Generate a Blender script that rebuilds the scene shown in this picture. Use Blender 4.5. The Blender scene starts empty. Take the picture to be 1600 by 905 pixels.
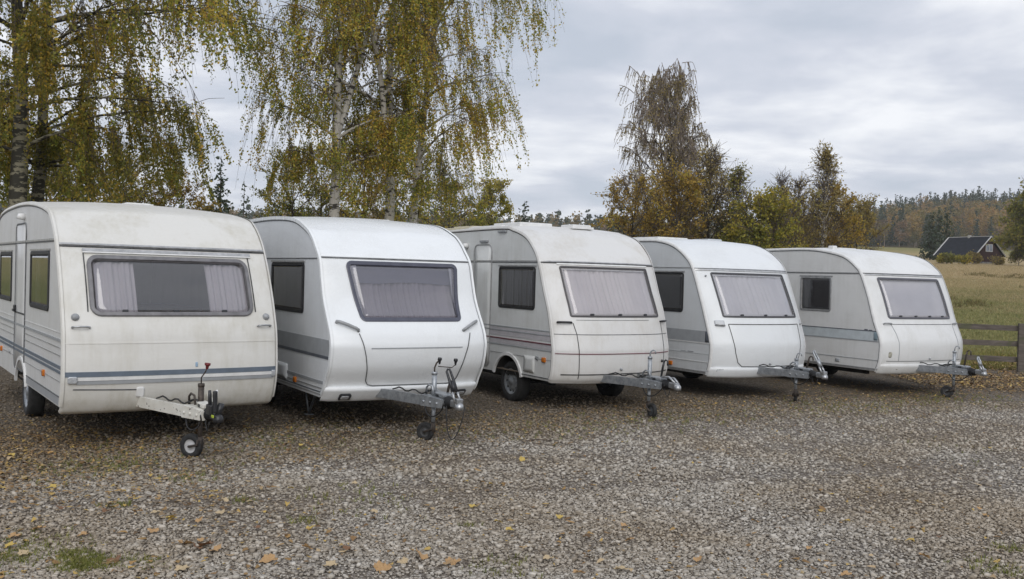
import bpy, bmesh, math, random
import numpy as np
from mathutils import Vector, Matrix
R_ = math.radians
sc = bpy.context.scene
C = sc.collection

# ------------------------------------------------------------------ camera
PITCH, ROLL, CAMH, FPX = -0.015, 0.028, 1.922, 1526.0
cF = np.array([0, math.cos(PITCH), math.sin(PITCH)])
_r0 = np.array([1.0, 0, 0]); _u0 = np.cross(_r0, cF)
cR = math.cos(ROLL)*_r0 + math.sin(ROLL)*_u0
cU = -math.sin(ROLL)*_r0 + math.cos(ROLL)*_u0
cO = np.array([0, 0, CAMH])
cam = bpy.data.cameras.new('camera')
cam.sensor_width = 36; cam.lens = FPX/1600*36; cam.clip_start = .1; cam.clip_end = 5000
co = bpy.data.objects.new('camera', cam); C.objects.link(co)
co.matrix_world = Matrix(((cR[0], cU[0], -cF[0], 0), (cR[1], cU[1], -cF[1], 0), (cR[2], cU[2], -cF[2], CAMH), (0, 0, 0, 1)))
sc.camera = co
def at(px, py, D):
    """world point seen at photo pixel (px, py), D metres deep"""
    return cO + (cF + cR*(px-800)/FPX + cU*(452.5-py)/FPX)*D

# ------------------------------------------------------------------ sky, sun, exposure
SUN_EL, SUN_AZ = R_(32), R_(176)      # azimuth clockwise from +Y: behind and to the right of the camera
w = bpy.data.worlds.new('World'); sc.world = w; w.use_nodes = True
nt = w.node_tree; N = nt.nodes; L = nt.links
for n in list(N): N.remove(n)
out = N.new('ShaderNodeOutputWorld'); bg = N.new('ShaderNodeBackground'); L.new(bg.outputs[0], out.inputs[0])
sky = N.new('ShaderNodeTexSky'); sky.sky_type = 'NISHITA'; sky.sun_disc = False
sky.sun_elevation = SUN_EL; sky.sun_rotation = SUN_AZ
sk = N.new('ShaderNodeVectorMath'); sk.operation = 'SCALE'; sk.inputs['Scale'].default_value = 0.55
L.new(sky.outputs[0], sk.inputs[0])
tc = N.new('ShaderNodeTexCoord')
sep = N.new('ShaderNodeSeparateXYZ'); L.new(tc.outputs['Generated'], sep.inputs[0])
# project the view direction on a cloud deck: (x, y) / (z + c)
zc = N.new('ShaderNodeMath'); zc.operation = 'MAXIMUM'; L.new(sep.outputs[2], zc.inputs[0]); zc.inputs[1].default_value = 0.0
za = N.new('ShaderNodeMath'); za.operation = 'ADD'; L.new(zc.outputs[0], za.inputs[0]); za.inputs[1].default_value = 0.13
dx = N.new('ShaderNodeMath'); dx.operation = 'DIVIDE'; L.new(sep.outputs[0], dx.inputs[0]); L.new(za.outputs[0], dx.inputs[1])
dy = N.new('ShaderNodeMath'); dy.operation = 'DIVIDE'; L.new(sep.outputs[1], dy.inputs[0]); L.new(za.outputs[0], dy.inputs[1])
cmb = N.new('ShaderNodeCombineXYZ'); L.new(dx.outputs[0], cmb.inputs[0]); L.new(dy.outputs[0], cmb.inputs[1])
def wnoise(scale, detail, dist, rough=.5, loc=(0, 0, 0)):
    m = N.new('ShaderNodeMapping'); L.new(cmb.outputs[0], m.inputs[0]); m.inputs['Location'].default_value = loc
    t = N.new('ShaderNodeTexNoise'); t.inputs['Scale'].default_value = scale; t.inputs['Detail'].default_value = detail
    t.inputs['Distortion'].default_value = dist; t.inputs['Roughness'].default_value = rough
    L.new(m.outputs[0], t.inputs[0]); return t
n1 = wnoise(.85, 5, .25, .5, (3.1, 1.7, 0)); n2 = wnoise(2.1, 5, .2, .55, (7, 2.2, 0))
mx = N.new('ShaderNodeMath'); mx.operation = 'MULTIPLY_ADD'; L.new(n2.outputs[0], mx.inputs[0]); mx.inputs[1].default_value = .52
hn = N.new('ShaderNodeMath'); hn.operation = 'MULTIPLY'; L.new(n1.outputs[0], hn.inputs[0]); hn.inputs[1].default_value = .68
L.new(hn.outputs[0], mx.inputs[2])
cr = N.new('ShaderNodeValToRGB'); L.new(mx.outputs[0], cr.inputs[0])
e = cr.color_ramp.elements
e[0].position = .48; e[0].color = (.46, .505, .585, 1)
e[1].position = .74; e[1].color = (.80, .815, .85, 1)
m_ = cr.color_ramp.elements.new(.59); m_.color = (.555, .585, .66, 1)
# overcast sky grows brighter toward the zenith
gz = N.new('ShaderNodeMapRange'); L.new(sep.outputs[2], gz.inputs[0])
gz.inputs['From Min'].default_value = .25; gz.inputs['From Max'].default_value = 1; gz.inputs['To Min'].default_value = 1.0; gz.inputs['To Max'].default_value = 1.2
vs = N.new('ShaderNodeVectorMath'); vs.operation = 'SCALE'; L.new(cr.outputs[0], vs.inputs[0]); L.new(gz.outputs[0], vs.inputs['Scale'])
tenx = N.new('ShaderNodeVectorMath'); tenx.operation = 'SCALE'; tenx.inputs['Scale'].default_value = 10.0; L.new(vs.outputs[0], tenx.inputs[0])
mixs = N.new('ShaderNodeMix'); mixs.data_type = 'RGBA'; mixs.inputs[0].default_value = .94
L.new(sk.outputs[0], mixs.inputs[6]); L.new(tenx.outputs[0], mixs.inputs[7])
L.new(mixs.outputs[2], bg.inputs[0]); bg.inputs[1].default_value = 0.1
sun = bpy.data.lights.new('sun', 'SUN'); sun.energy = 1.25; sun.angle = R_(50); sun.color = (1, .97, .93)
so = bpy.data.objects.new('sun', sun); C.objects.link(so)
sd = Vector((math.sin(SUN_AZ)*math.cos(SUN_EL), math.cos(SUN_AZ)*math.cos(SUN_EL), math.sin(SUN_EL)))
so.rotation_euler = sd.to_track_quat('Z', 'Y').to_euler()
so.location = sd*60
sc.view_settings.view_transform = 'Standard'; sc.view_settings.look = 'None'
sc.view_settings.exposure = 0.30; sc.view_settings.gamma = 1
sc.cycles.use_denoising = True
sc.cycles.max_bounces = 7; sc.cycles.transparent_max_bounces = 16; sc.cycles.diffuse_bounces = 5
sc.cycles.glossy_bounces = 3; sc.cycles.volume_bounces = 1; sc.cycles.caustics_reflective = False

# ------------------------------------------------------------------ materials
MATS = {}
class NT:
    def __init__(s, name):
        s.m = bpy.data.materials.new(name); s.m.use_nodes = True; s.t = s.m.node_tree
        s.b = s.t.nodes['Principled BSDF']; s.o = s.t.nodes['Material Output']; MATS[name] = s.m
    def n(s, ty, **k):
        x = s.t.nodes.new('ShaderNode'+ty)
        for a, v in k.items():
            if a in ('data_type', 'operation', 'blend_type', 'feature', 'distance', 'wave_type', 'bands_direction', 'noise_dimensions', 'attribute_name', 'interpolation_type'): setattr(x, a, v)
            else: x.inputs[a.replace('_', ' ')].default_value = v
        return x
    def l(s, a, b): s.t.links.new(a, b)
    def coord(s, which='Object', scale=(1, 1, 1), loc=(0, 0, 0)):
        c = s.n('TexCoord'); m = s.n('Mapping'); m.inputs['Scale'].default_value = scale; m.inputs['Location'].default_value = loc
        s.l(c.outputs[which], m.inputs[0]); return m.outputs[0]
    def noise(s, v, scale, detail=4, rough=.5, dist=0):
        x = s.n('TexNoise', Scale=scale, Detail=detail, Roughness=rough, Distortion=dist); s.l(v, x.inputs['Vector']); return x.outputs[0]
    def ramp(s, f, stops):
        x = s.n('ValToRGB'); s.l(f, x.inputs[0]); e = x.color_ramp.elements
        while len(e) < len(stops): e.new(.5)
        for i, (p, c) in enumerate(stops):
            e[i].position = p; e[i].color = (*c, 1) if len(c) == 3 else c
        return x.outputs[0]
    def mix(s, f, a, b, blend='MIX'):
        x = s.n('Mix', data_type='RGBA', blend_type=blend)
        if isinstance(f, (int, float)): x.inputs[0].default_value = f
        else: s.l(f, x.inputs[0])
        for q, i in ((a, 6), (b, 7)):
            if isinstance(q, tuple): x.inputs[i].default_value = (*q, 1)
            else: s.l(q, x.inputs[i])
        return x.outputs[2]
    def math(s, op, a, b=None):
        x = s.n('Math', operation=op)
        for q, i in ((a, 0), (b, 1)):
            if q is None: continue
            if isinstance(q, (int, float)): x.inputs[i].default_value = q
            else: s.l(q, x.inputs[i])
        return x.outputs[0]
    def bump(s, h, strength=.3, dist=.01):
        x = s.n('Bump'); x.inputs['Strength'].default_value = strength; x.inputs['Distance'].default_value = dist
        s.l(h, x.inputs['Height']); s.l(x.outputs[0], s.b.inputs['Normal'])
    def col(s, c):
        if isinstance(c, tuple): s.b.inputs['Base Color'].default_value = (*c, 1)
        else: s.l(c, s.b.inputs['Base Color'])
    def set(s, **k):
        for a, v in k.items(): s.b.inputs[a.replace('_', ' ')].default_value = v

def plain(name, c, rough=.5, metal=0, var=.12, scale=6, spec=.5):
    m = NT(name); v = m.coord(); f = m.noise(v, scale, 5, .6)
    d = tuple(x*(1-var*2) for x in c); u = tuple(min(1, x*(1+var)) for x in c)
    m.col(m.ramp(f, [(.3, d), (.7, u)])); m.set(Roughness=rough, Metallic=metal, Specular_IOR_Level=spec)
    return m.m
def paint(name, c, dirt, amount, rough=.32):
    """weathered caravan paint: base, run-off streaks, blotches of algae and grime"""
    m = NT(name); v = m.coord()
    fine = m.noise(v, 30, 3); big = m.noise(m.coord(scale=(1, 1, .8)), 2.2, 6, .62, .3)
    streak = m.noise(m.coord(scale=(9, 9, .7)), 1.6, 5, .65)
    f = m.ramp(m.math('MULTIPLY', big, m.math('ADD', streak, .5)), [(.44, (0, 0, 0)), (.85, (1, 1, 1))])
    base = m.ramp(fine, [(.3, tuple(x*.985 for x in c)), (.7, c)])
    z = m.n('SeparateXYZ'); m.l(v, z.inputs[0])
    low = m.n('MapRange', From_Min=.75, From_Max=.38, To_Min=0.0, To_Max=.75); m.l(z.outputs[2], low.inputs[0])
    lowf = m.math('MULTIPLY', low.outputs[0], m.math('MULTIPLY', streak, m.math('MULTIPLY', m.noise(v, 5, 5, .6), 2.4)))
    thin = m.ramp(m.noise(m.coord(scale=(26, 26, .55)), 1.3, 4, .6), [(.56, (0, 0, 0)), (.70, (1, 1, 1))])
    band = m.n('MapRange', From_Min=1.35, From_Max=2.08, To_Min=0.0, To_Max=1.0); m.l(z.outputs[2], band.inputs[0])
    cutz = m.n('MapRange', From_Min=2.09, From_Max=2.12, To_Min=1.0, To_Max=.25); m.l(z.outputs[2], cutz.inputs[0])
    run = m.math('MULTIPLY', m.math('MULTIPLY', thin, m.math('MULTIPLY', band.outputs[0], cutz.outputs[0])), amount*.9)
    f = m.math('ADD', f, run)
    tot = m.math('MINIMUM', m.math('ADD', m.math('MULTIPLY', f, amount), m.math('MULTIPLY', lowf, amount*1.1)), .9)
    m.col(m.mix(tot, base, dirt)); m.set(Roughness=rough, Specular_IOR_Level=.5)
    r = m.n('MapRange', From_Min=0.0, From_Max=1.0, To_Min=rough, To_Max=.7); m.l(tot, r.inputs[0]); m.l(r.outputs[0], m.b.inputs['Roughness'])
    m.bump(m.math('ADD', m.noise(m.coord(scale=(1, 1, 1.6)), 3.2, 3), m.math('MULTIPLY', m.noise(m.coord(), 55, 2), .06)), .3, .02)
    return m.m
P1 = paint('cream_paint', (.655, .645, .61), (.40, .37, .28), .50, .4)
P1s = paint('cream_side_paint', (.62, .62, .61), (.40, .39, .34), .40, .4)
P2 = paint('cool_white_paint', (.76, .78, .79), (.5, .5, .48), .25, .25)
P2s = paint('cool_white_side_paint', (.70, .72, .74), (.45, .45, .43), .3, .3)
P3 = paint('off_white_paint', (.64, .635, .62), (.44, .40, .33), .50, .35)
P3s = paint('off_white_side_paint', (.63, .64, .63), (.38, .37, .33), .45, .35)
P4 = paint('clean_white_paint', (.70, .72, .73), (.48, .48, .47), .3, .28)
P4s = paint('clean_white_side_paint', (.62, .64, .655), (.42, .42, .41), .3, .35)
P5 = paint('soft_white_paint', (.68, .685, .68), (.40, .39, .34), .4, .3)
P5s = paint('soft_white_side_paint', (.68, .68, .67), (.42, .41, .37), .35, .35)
ALU = plain('aluminium_trim', (.46, .46, .46), .35, .6, .15, 12)
RUB = plain('black_rubber', (.018, .018, .019), .55, 0, .3, 12)
TYRE = plain('worn_tyre', (.022, .022, .022), .75, 0, .3, 20)
DARKL = plain('dark_seal', (.06, .06, .06), .6, 0, .4, 10)
GROOVE = plain('shadow_gap_seal', (.13, .135, .14), .6, 0, .3, 10)
BLACKP = plain('black_plastic', (.022, .023, .026), .38, 0, .25, 12)
GREYP = plain('grey_plastic', (.30, .31, .32), .4, 0, .15, 12)
GALV = NT('galvanised_steel')
_v = GALV.coord(); GALV.col(GALV.ramp(GALV.noise(_v, 18, 5, .65), [(.3, (.22, .235, .25)), (.55, (.36, .38, .40)), (.75, (.46, .47, .48))])); GALV.set(Roughness=.42, Metallic=.65); GALV = GALV.m
CHIP = NT('chipped_white_paint')
_v = CHIP.coord(scale=(1, 1, 1)); CHIP.col(CHIP.mix(CHIP.ramp(CHIP.noise(_v, 14, 6, .7), [(.60, (0, 0, 0)), (.63, (1, 1, 1))]), CHIP.ramp(CHIP.noise(_v, 5, 4), [(.3, (.55, .53, .47)), (.7, (.68, .67, .62))]), (.06, .045, .035))); CHIP.set(Roughness=.5); CHIP = CHIP.m
STEEL = plain('bright_cast_steel', (.40, .41, .42), .3, .7, .2, 20)
RUST = plain('rusty_dark_steel', (.075, .06, .05), .6, .3, .35, 25)
CHAS = plain('underbody_black', (.03, .029, .027), .8, 0, .3, 5)
FLOORM = plain('interior_floor', (.16, .13, .10), .7, 0, .15, 5)
CUP = plain('interior_wood', (.22, .15, .09), .5, 0, .2, 4)
AMB = plain('amber_lens', (.55, .16, .015), .25, 0, .1, 5)
LENS = plain('clear_lens', (.50, .52, .54), .15, .2, .15, 40)
REDP = plain('red_plastic', (.16, .012, .014), .45, 0, .2, 8)
BLUEP = plain('pale_blue_plastic', (.30, .42, .55), .4, 0, .1, 8)
STR_B = plain('slate_blue_stripe', (.125, .155, .195), .4, 0, .1, 8)
STR_G = plain('mid_grey_stripe', (.33, .345, .36), .4, 0, .06, 8)
STR_L = plain('light_grey_stripe', (.52, .54, .56), .4, 0, .05, 8)
STR_D = plain('dark_grey_stripe', (.10, .11, .13), .4, 0, .1, 8)
STR_R = plain('maroon_stripe', (.14, .03, .045), .45, 0, .15, 8)
STR_P = plain('mauve_grey_stripe', (.47, .45, .47), .45, 0, .06, 8)
STR_BL = plain('pale_blue_stripe', (.50, .545, .565), .4, 0, .06, 8)
STR_T = plain('teal_grey_stripe', (.22, .29, .33), .4, 0, .06, 8)
WHITE = plain('white_plastic', (.70, .70, .69), .4, 0, .06, 10)
YELW = plain('yellowed_plastic', (.55, .51, .38), .45, 0, .1, 10)

def fabric(name, c, rough=.9):
    m = NT(name); v = m.coord(scale=(40, 40, 40)); m.col(m.ramp(m.noise(v, 3, 3), [(.3, tuple(x*.88 for x in c)), (.7, c)])); m.set(Roughness=rough)
    tr = m.n('BsdfTranslucent'); tr.inputs[0].default_value = (*[x*.8 for x in c], 1); mxs = m.n('MixShader'); mxs.inputs[0].default_value = .25
    m.l(m.b.outputs[0], mxs.inputs[1]); m.l(tr.outputs[0], mxs.inputs[2]); m.l(mxs.outputs[0], m.o.inputs[0]); return m.m
CUR_W = fabric('white_net_curtain', (.86, .83, .84)); CUR_P = fabric('pinkish_curtain', (.82, .775, .775)); CUR_G = fabric('grey_blind', (.76, .76, .79))
CUR_M = fabric('mauve_curtain', (.70, .66, .69)); CUR_B = fabric('brown_side_curtain', (.38, .31, .29)); BLIND = fabric('dusk_roller_blind', (.42, .43, .50))
def glass(name, tint, gloss=.9):
    m = NT(name); m.t.nodes.remove(m.b)
    tr = m.n('BsdfTransparent'); v = m.coord(); 
    m.l(m.mix(m.noise(v, 4, 4), tuple(x*.88 for x in tint), tint), tr.inputs[0])
    gl = m.n('BsdfGlossy'); gl.inputs['Roughness'].default_value = .05; gl.inputs[0].default_value = (gloss, gloss, gloss, 1)
    bp = m.n('Bump'); bp.inputs['Strength'].default_value = .25; bp.inputs['Distance'].default_value = .01; m.l(m.noise(v, 5, 2), bp.inputs['Height']); m.l(bp.outputs[0], gl.inputs['Normal'])
    df = m.n('BsdfDiffuse'); df.inputs[0].default_value = (.35, .34, .36, 1)
    m2 = m.n('MixShader'); m2.inputs[0].default_value = .10; m.l(tr.outputs[0], m2.inputs[1]); m.l(df.outputs[0], m2.inputs[2])
    fr = m.n('LayerWeight'); fr.inputs[0].default_value = .5; fa = m.math('ADD', m.math('MULTIPLY', m.math('POWER', fr.outputs['Facing'], 3.2), .85), .12)
    ms = m.n('MixShader'); m.l(fa, ms.inputs[0]); m.l(m2.outputs[0], ms.inputs[1]); m.l(gl.outputs[0], ms.inputs[2]); m.l(ms.outputs[0], m.o.inputs[0]); return m.m
G_CLR = glass('clear_acrylic', (.93, .92, .94)); G_SMK = glass('smoked_acrylic', (.72, .71, .74)); G_DRK = glass('dark_acrylic', (.30, .31, .31))

def leafmat(name, cols, scale=.5, trans=.45, rnd=.5, orand=0):
    m = NT(name); v = m.coord('Object'); f = m.noise(v, scale, 3, .55)
    g = m.n('NewGeometry'); rr = m.math('SUBTRACT', g.outputs['Random Per Island'], .5)
    ff = m.math('ADD', f, m.math('MULTIPLY', rr, rnd)); k = len(cols)
    if orand: oi = m.n('ObjectInfo'); ff = m.math('ADD', ff, m.math('MULTIPLY', m.math('SUBTRACT', oi.outputs['Random'], .5), orand))
    c = m.ramp(ff, [(.24+.52*i/(k-1), q) for i, q in enumerate(cols)])
    m.col(c); m.set(Roughness=.55, Specular_IOR_Level=.3)
    t = m.n('BsdfTranslucent'); m.l(m.mix(.35, c, (.35, .28, .03)), t.inputs[0]); s = m.n('MixShader'); s.inputs[0].default_value = trans
    m.l(m.b.outputs[0], s.inputs[1]); m.l(t.outputs[0], s.inputs[2]); m.l(s.outputs[0], m.o.inputs[0]); return m.m
LM_B = leafmat('birch_leaves', [(0.155, 0.199, 0.046), (0.289, 0.316, 0.055), (0.476, 0.422, 0.071), (0.620, 0.444, 0.076), (0.537, 0.328, 0.071)], .42)
LM_G = leafmat('greener_birch_leaves', [(0.117, 0.131, 0.036), (0.202, 0.196, 0.044), (0.295, 0.251, 0.051), (0.550, 0.361, 0.058)], .4)
LM_R = leafmat('rusty_leaves', [(0.233, 0.165, 0.048), (0.388, 0.247, 0.056), (0.513, 0.330, 0.064), (0.341, 0.298, 0.064)], .5)
LM_Y = leafmat('yellow_green_leaves', [(0.140, 0.158, 0.037), (0.265, 0.261, 0.046), (0.420, 0.351, 0.055), (0.504, 0.374, 0.062)], .4)
LM_BR = leafmat('sparse_brown_leaves', [(0.234, 0.195, 0.098), (0.370, 0.294, 0.122), (0.469, 0.360, 0.131)], .6)
LM_O = leafmat('orange_brown_leaves', [(0.220, 0.169, 0.069), (0.358, 0.270, 0.085), (0.261, 0.237, 0.092)], .4)
LM_DG = leafmat('dark_green_leaves', [(0.090, 0.114, 0.034), (0.163, 0.179, 0.043), (0.260, 0.244, 0.053), (0.358, 0.300, 0.062)], .35)
LM_N = leafmat('conifer_needles', [(.018, .032, .022), (.030, .046, .028), (.042, .060, .032)], .5, .1)
LM_F1 = leafmat('far_autumn_leaves', [(.34, .24, .07), (0.150, 0.086, 0.043), (0.270, 0.143, 0.054), (0.315, 0.200, 0.065), (0.195, 0.136, 0.051)], .12, .3, .22, .75)
LM_F2 = leafmat('far_olive_leaves', [(0.085, 0.081, 0.033), (0.137, 0.117, 0.040), (0.188, 0.145, 0.047)], .12, .3, .22, .75)
LM_F3 = leafmat('far_bare_twigs', [(0.123, 0.085, 0.064), (0.180, 0.119, 0.079), (0.228, 0.140, 0.075)], .12, .3, .22, .75)
def bark(name, base, dark, amt, horiz=True):
    m = NT(name); v = m.coord(scale=(4, 4, 11) if horiz else (12, 12, 2)); a = m.noise(v, 1.0, 5, .65)
    z = m.n('SeparateXYZ'); m.l(m.coord(), z.inputs[0])
    f = m.ramp(m.math('ADD', a, m.math('MULTIPLY', m.noise(m.coord(), 1.2, 3), .25)), [(amt, (0, 0, 0)), (amt+.05, (1, 1, 1))])
    m.col(m.mix(f, base, dark)); m.set(Roughness=.8); m.bump(a, .6, .03); return m.m
BK_W = bark('birch_bark', (.50, .47, .42), (.045, .038, .032), .66)
BK_M = bark('mossy_birch_bark', (.24, .22, .15), (.035, .032, .022), .58)
BK_D = bark('dark_bark', (.075, .062, .048), (.03, .025, .02), .55, False)
BK_T = bark('twig_bark', (.12, .09, .07), (.06, .045, .036), .6, False)
BK_P = bark('pale_twig_bark', (.28, .23, .19), (.13, .10, .08), .6, False)

# ------------------------------------------------------------------ mesh helpers
def link(name, me, parent=None, **pr):
    o = bpy.data.objects.new(name, me); C.objects.link(o)
    if parent is not None: o.parent = parent
    for k, v in pr.items(): o[k] = v
    return o
def mesh_np(name, V, F, mat, parent=None, smooth=False, mi=None, **pr):
    """V (n,3), F list of (m,k) arrays"""
    me = bpy.data.meshes.new(name); V = np.asarray(V, np.float32)
    Fs = [np.asarray(f, np.int32) for f in (F if isinstance(F, (list, tuple)) else [F]) if len(f)]
    me.vertices.add(len(V)); me.vertices.foreach_set('co', V.ravel())
    nl = sum(f.size for f in Fs); me.loops.add(nl); me.loops.foreach_set('vertex_index', np.concatenate([f.ravel() for f in Fs]))
    st = []; k = 0
    for f in Fs:
        st.append(k+np.arange(len(f))*f.shape[1]); k += f.size
    st = np.concatenate(st).astype(np.int32); me.polygons.add(len(st)); me.polygons.foreach_set('loop_start', st)
    if smooth: me.polygons.foreach_set('use_smooth', np.ones(len(st), bool))
    for m in (mat if isinstance(mat, (list, tuple)) else [mat]): me.materials.append(m)
    if mi is not None: me.polygons.foreach_set('material_index', np.asarray(mi, np.int32))
    me.update(calc_edges=True)
    return link(name, me, parent, **pr)
class MB:
    """a small mesh builder"""
    def __init__(s): s.bm = bmesh.new(); s.sm = []
    def quadgrid(s, P, smooth=True, skip=None):
        P = np.asarray(P); n, m = P.shape[:2]
        vs = [[s.bm.verts.new(P[i, j]) for j in range(m)] for i in range(n)]
        for i in range(n-1):
            for j in range(m-1):
                if skip and skip(i, j): continue
                f = s.bm.faces.new((vs[i][j], vs[i][j+1], vs[i+1][j+1], vs[i+1][j])); f.smooth = smooth
        return vs
    def poly(s, pts):
        f = s.bm.faces.new([s.bm.verts.new(p) for p in pts]); return f
    def box(s, lo, hi, bev=0, M=None, top=None):
        x0, y0, z0 = lo; x1, y1, z1 = hi
        g = bmesh.ops.create_cube(s.bm, size=1)['verts']
        for v in g:
            p = Vector(((x0+x1)/2+v.co.x*(x1-x0), (y0+y1)/2+v.co.y*(y1-y0), (z0+z1)/2+v.co.z*(z1-z0)))
            v.co = p
        if bev:
            ed = list({e for v in g for e in v.link_edges})
            r = bmesh.ops.bevel(s.bm, geom=ed, offset=bev, segments=2, profile=.6, affect='EDGES'); g = list({v for f in r['faces'] for v in f.verts} | {v for v in g if v.is_valid})
        if M is not None:
            for v in g: v.co = M @ v.co
        return g
    def tube(s, pts, r, n=8, caps=True, smooth=True):
        pts = [Vector(p) for p in pts]; rs = r if isinstance(r, (list, tuple)) else [r]*len(pts); rings = []
        up = Vector((0, 0, 1)); prev = None
        for i, p in enumerate(pts):
            d = (pts[min(i+1, len(pts)-1)]-pts[max(i-1, 0)]).normalized()
            if prev is None: a = d.cross(up if abs(d.z) < .9 else Vector((1, 0, 0))).normalized()
            else: a = (prev-d*prev.dot(d)).normalized()
            prev = a; b = d.cross(a)
            rings.append([s.bm.verts.new(p+(a*math.cos(t)+b*math.sin(t))*rs[i]) for t in [2*math.pi*k/n for k in range(n)]])
        for i in range(len(rings)-1):
            for k in range(n):
                f = s.bm.faces.new((rings[i][k], rings[i][(k+1) % n], rings[i+1][(k+1) % n], rings[i+1][k])); f.smooth = smooth
        if caps: s.bm.faces.new(rings[0][::-1]); s.bm.faces.new(rings[-1])
    def lathe(s, c, axis, prof, n=20, smooth=True):
        """prof: list of (along, radius); axis unit vector"""
        c = Vector(c); ax = Vector(axis).normalized(); a = ax.orthogonal().normalized(); b = ax.cross(a); rings = []
        for h, r in prof: rings.append([s.bm.verts.new(c+ax*h+(a*math.cos(2*math.pi*k/n)+b*math.sin(2*math.pi*k/n))*max(r, 1e-4)) for k in range(n)])
        for i in range(len(rings)-1):
            for k in range(n):
                f = s.bm.faces.new((rings[i][k], rings[i][(k+1) % n], rings[i+1][(k+1) % n], rings[i+1][k])); f.smooth = smooth
    def done(s, name, mat, parent=None, **pr):
        bmesh.ops.recalc_face_normals(s.bm, faces=s.bm.faces)
        me = bpy.data.meshes.new(name); s.bm.to_mesh(me); s.bm.free(); me.materials.append(mat)
        return link(name, me, parent, **pr)

# ------------------------------------------------------------------ terrain
def sstep(x, a, b):
    t = np.clip((x-a)/(b-a), 0, 1); return t*t*(3-2*t)
def terr(x, y):
    x = np.asarray(x, float); y = np.asarray(y, float)
    d = np.maximum(y-31, 0)
    z = (.0475*np.minimum(d, 359)+.034*np.maximum(d-359, 0))*sstep(y, 29, 50)
    z = z + .25*np.sin(x*.05+1)*np.sin(y*.04)*sstep(y, 40, 90)
    az = x/np.maximum(y, 1)
    far = np.maximum(y-392, 0)
    z = z + np.minimum(far, 230)*.11*sstep(az, .24, .48)
    z = np.where(y < 0, 0, z)
    z = z*(1-sstep(y, 800, 1100)*.3)
    return z
def ground_sheet():
    ys = np.concatenate([np.linspace(-400, -10, 8), np.linspace(0, 60, 31), np.linspace(64, 240, 45), np.linspace(250, 900, 60), np.linspace(950, 2600, 12)])
    xs = np.concatenate([np.linspace(-1800, -140, 14), np.linspace(-130, -32, 15), np.linspace(-30, 60, 46), np.linspace(64, 260, 50), np.linspace(270, 1800, 16)])
    X, Y = np.meshgrid(xs, ys); Z = terr(X, Y)-.03; V = np.stack([X, Y, Z], -1).reshape(-1, 3)
    n, m = X.shape; i = np.arange(n*m).reshape(n, m)
    F = np.stack([i[:-1, :-1], i[:-1, 1:], i[1:, 1:], i[1:, :-1]], -1).reshape(-1, 4)
    m_ = NT('meadow_ground'); g = m_.n('NewGeometry'); v = g.outputs['Position']
    mp = m_.n('Mapping'); mp.inputs['Scale'].default_value = (.05, .12, 0); m_.l(v, mp.inputs[0])
    band = m_.noise(mp.outputs[0], 1.0, 6, .6, .4)
    mp2 = m_.n('Mapping'); mp2.inputs['Scale'].default_value = (.5, 1.2, 0); m_.l(v, mp2.inputs[0]); mid = m_.noise(mp2.outputs[0], 1.0, 5, .65)
    sp = m_.n('SeparateXYZ'); m_.l(v, sp.inputs[0])
    # the far half of the meadow is straw-coloured, the near half greener
    dist = m_.n('MapRange', From_Min=45.0, From_Max=105.0, To_Min=-.11, To_Max=.17); m_.l(sp.outputs[1], dist.inputs[0])
    far2 = m_.n('MapRange', From_Min=190.0, From_Max=330.0, To_Min=0.0, To_Max=-.2); m_.l(sp.outputs[1], far2.inputs[0])
    s = m_.math('ADD', m_.math('ADD', m_.math('ADD', m_.math('ADD', m_.math('MULTIPLY', band, .35), .125), m_.math('MULTIPLY', mid, .4)), dist.outputs[0]), far2.outputs[0])
    c = m_.ramp(s, [(.36, (.13, .14, .045)), (.47, (.21, .195, .075)), (.56, (.30, .245, .115)), (.70, (.40, .30, .17))])
    wd = m_.n('MapRange', From_Min=388.0, From_Max=398.0, To_Min=0.0, To_Max=1.0); m_.l(sp.outputs[1], wd.inputs[0]); c = m_.mix(wd.outputs[0], c, (.07, .055, .03))
    fine = m_.n('TexNoise', Scale=6.0, Detail=5.0); m_.l(v, fine.inputs[0])
    m_.col(m_.mix(m_.math('MULTIPLY', fine.outputs[0], .35), c, (.06, .055, .02)))
    m_.set(Roughness=.95, Specular_IOR_Level=.1); m_.bump(fine.outputs[0], .8, .1)
    return mesh_np('meadow', V, F, m_.m, smooth=True, kind='structure')
ground_sheet()

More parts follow.
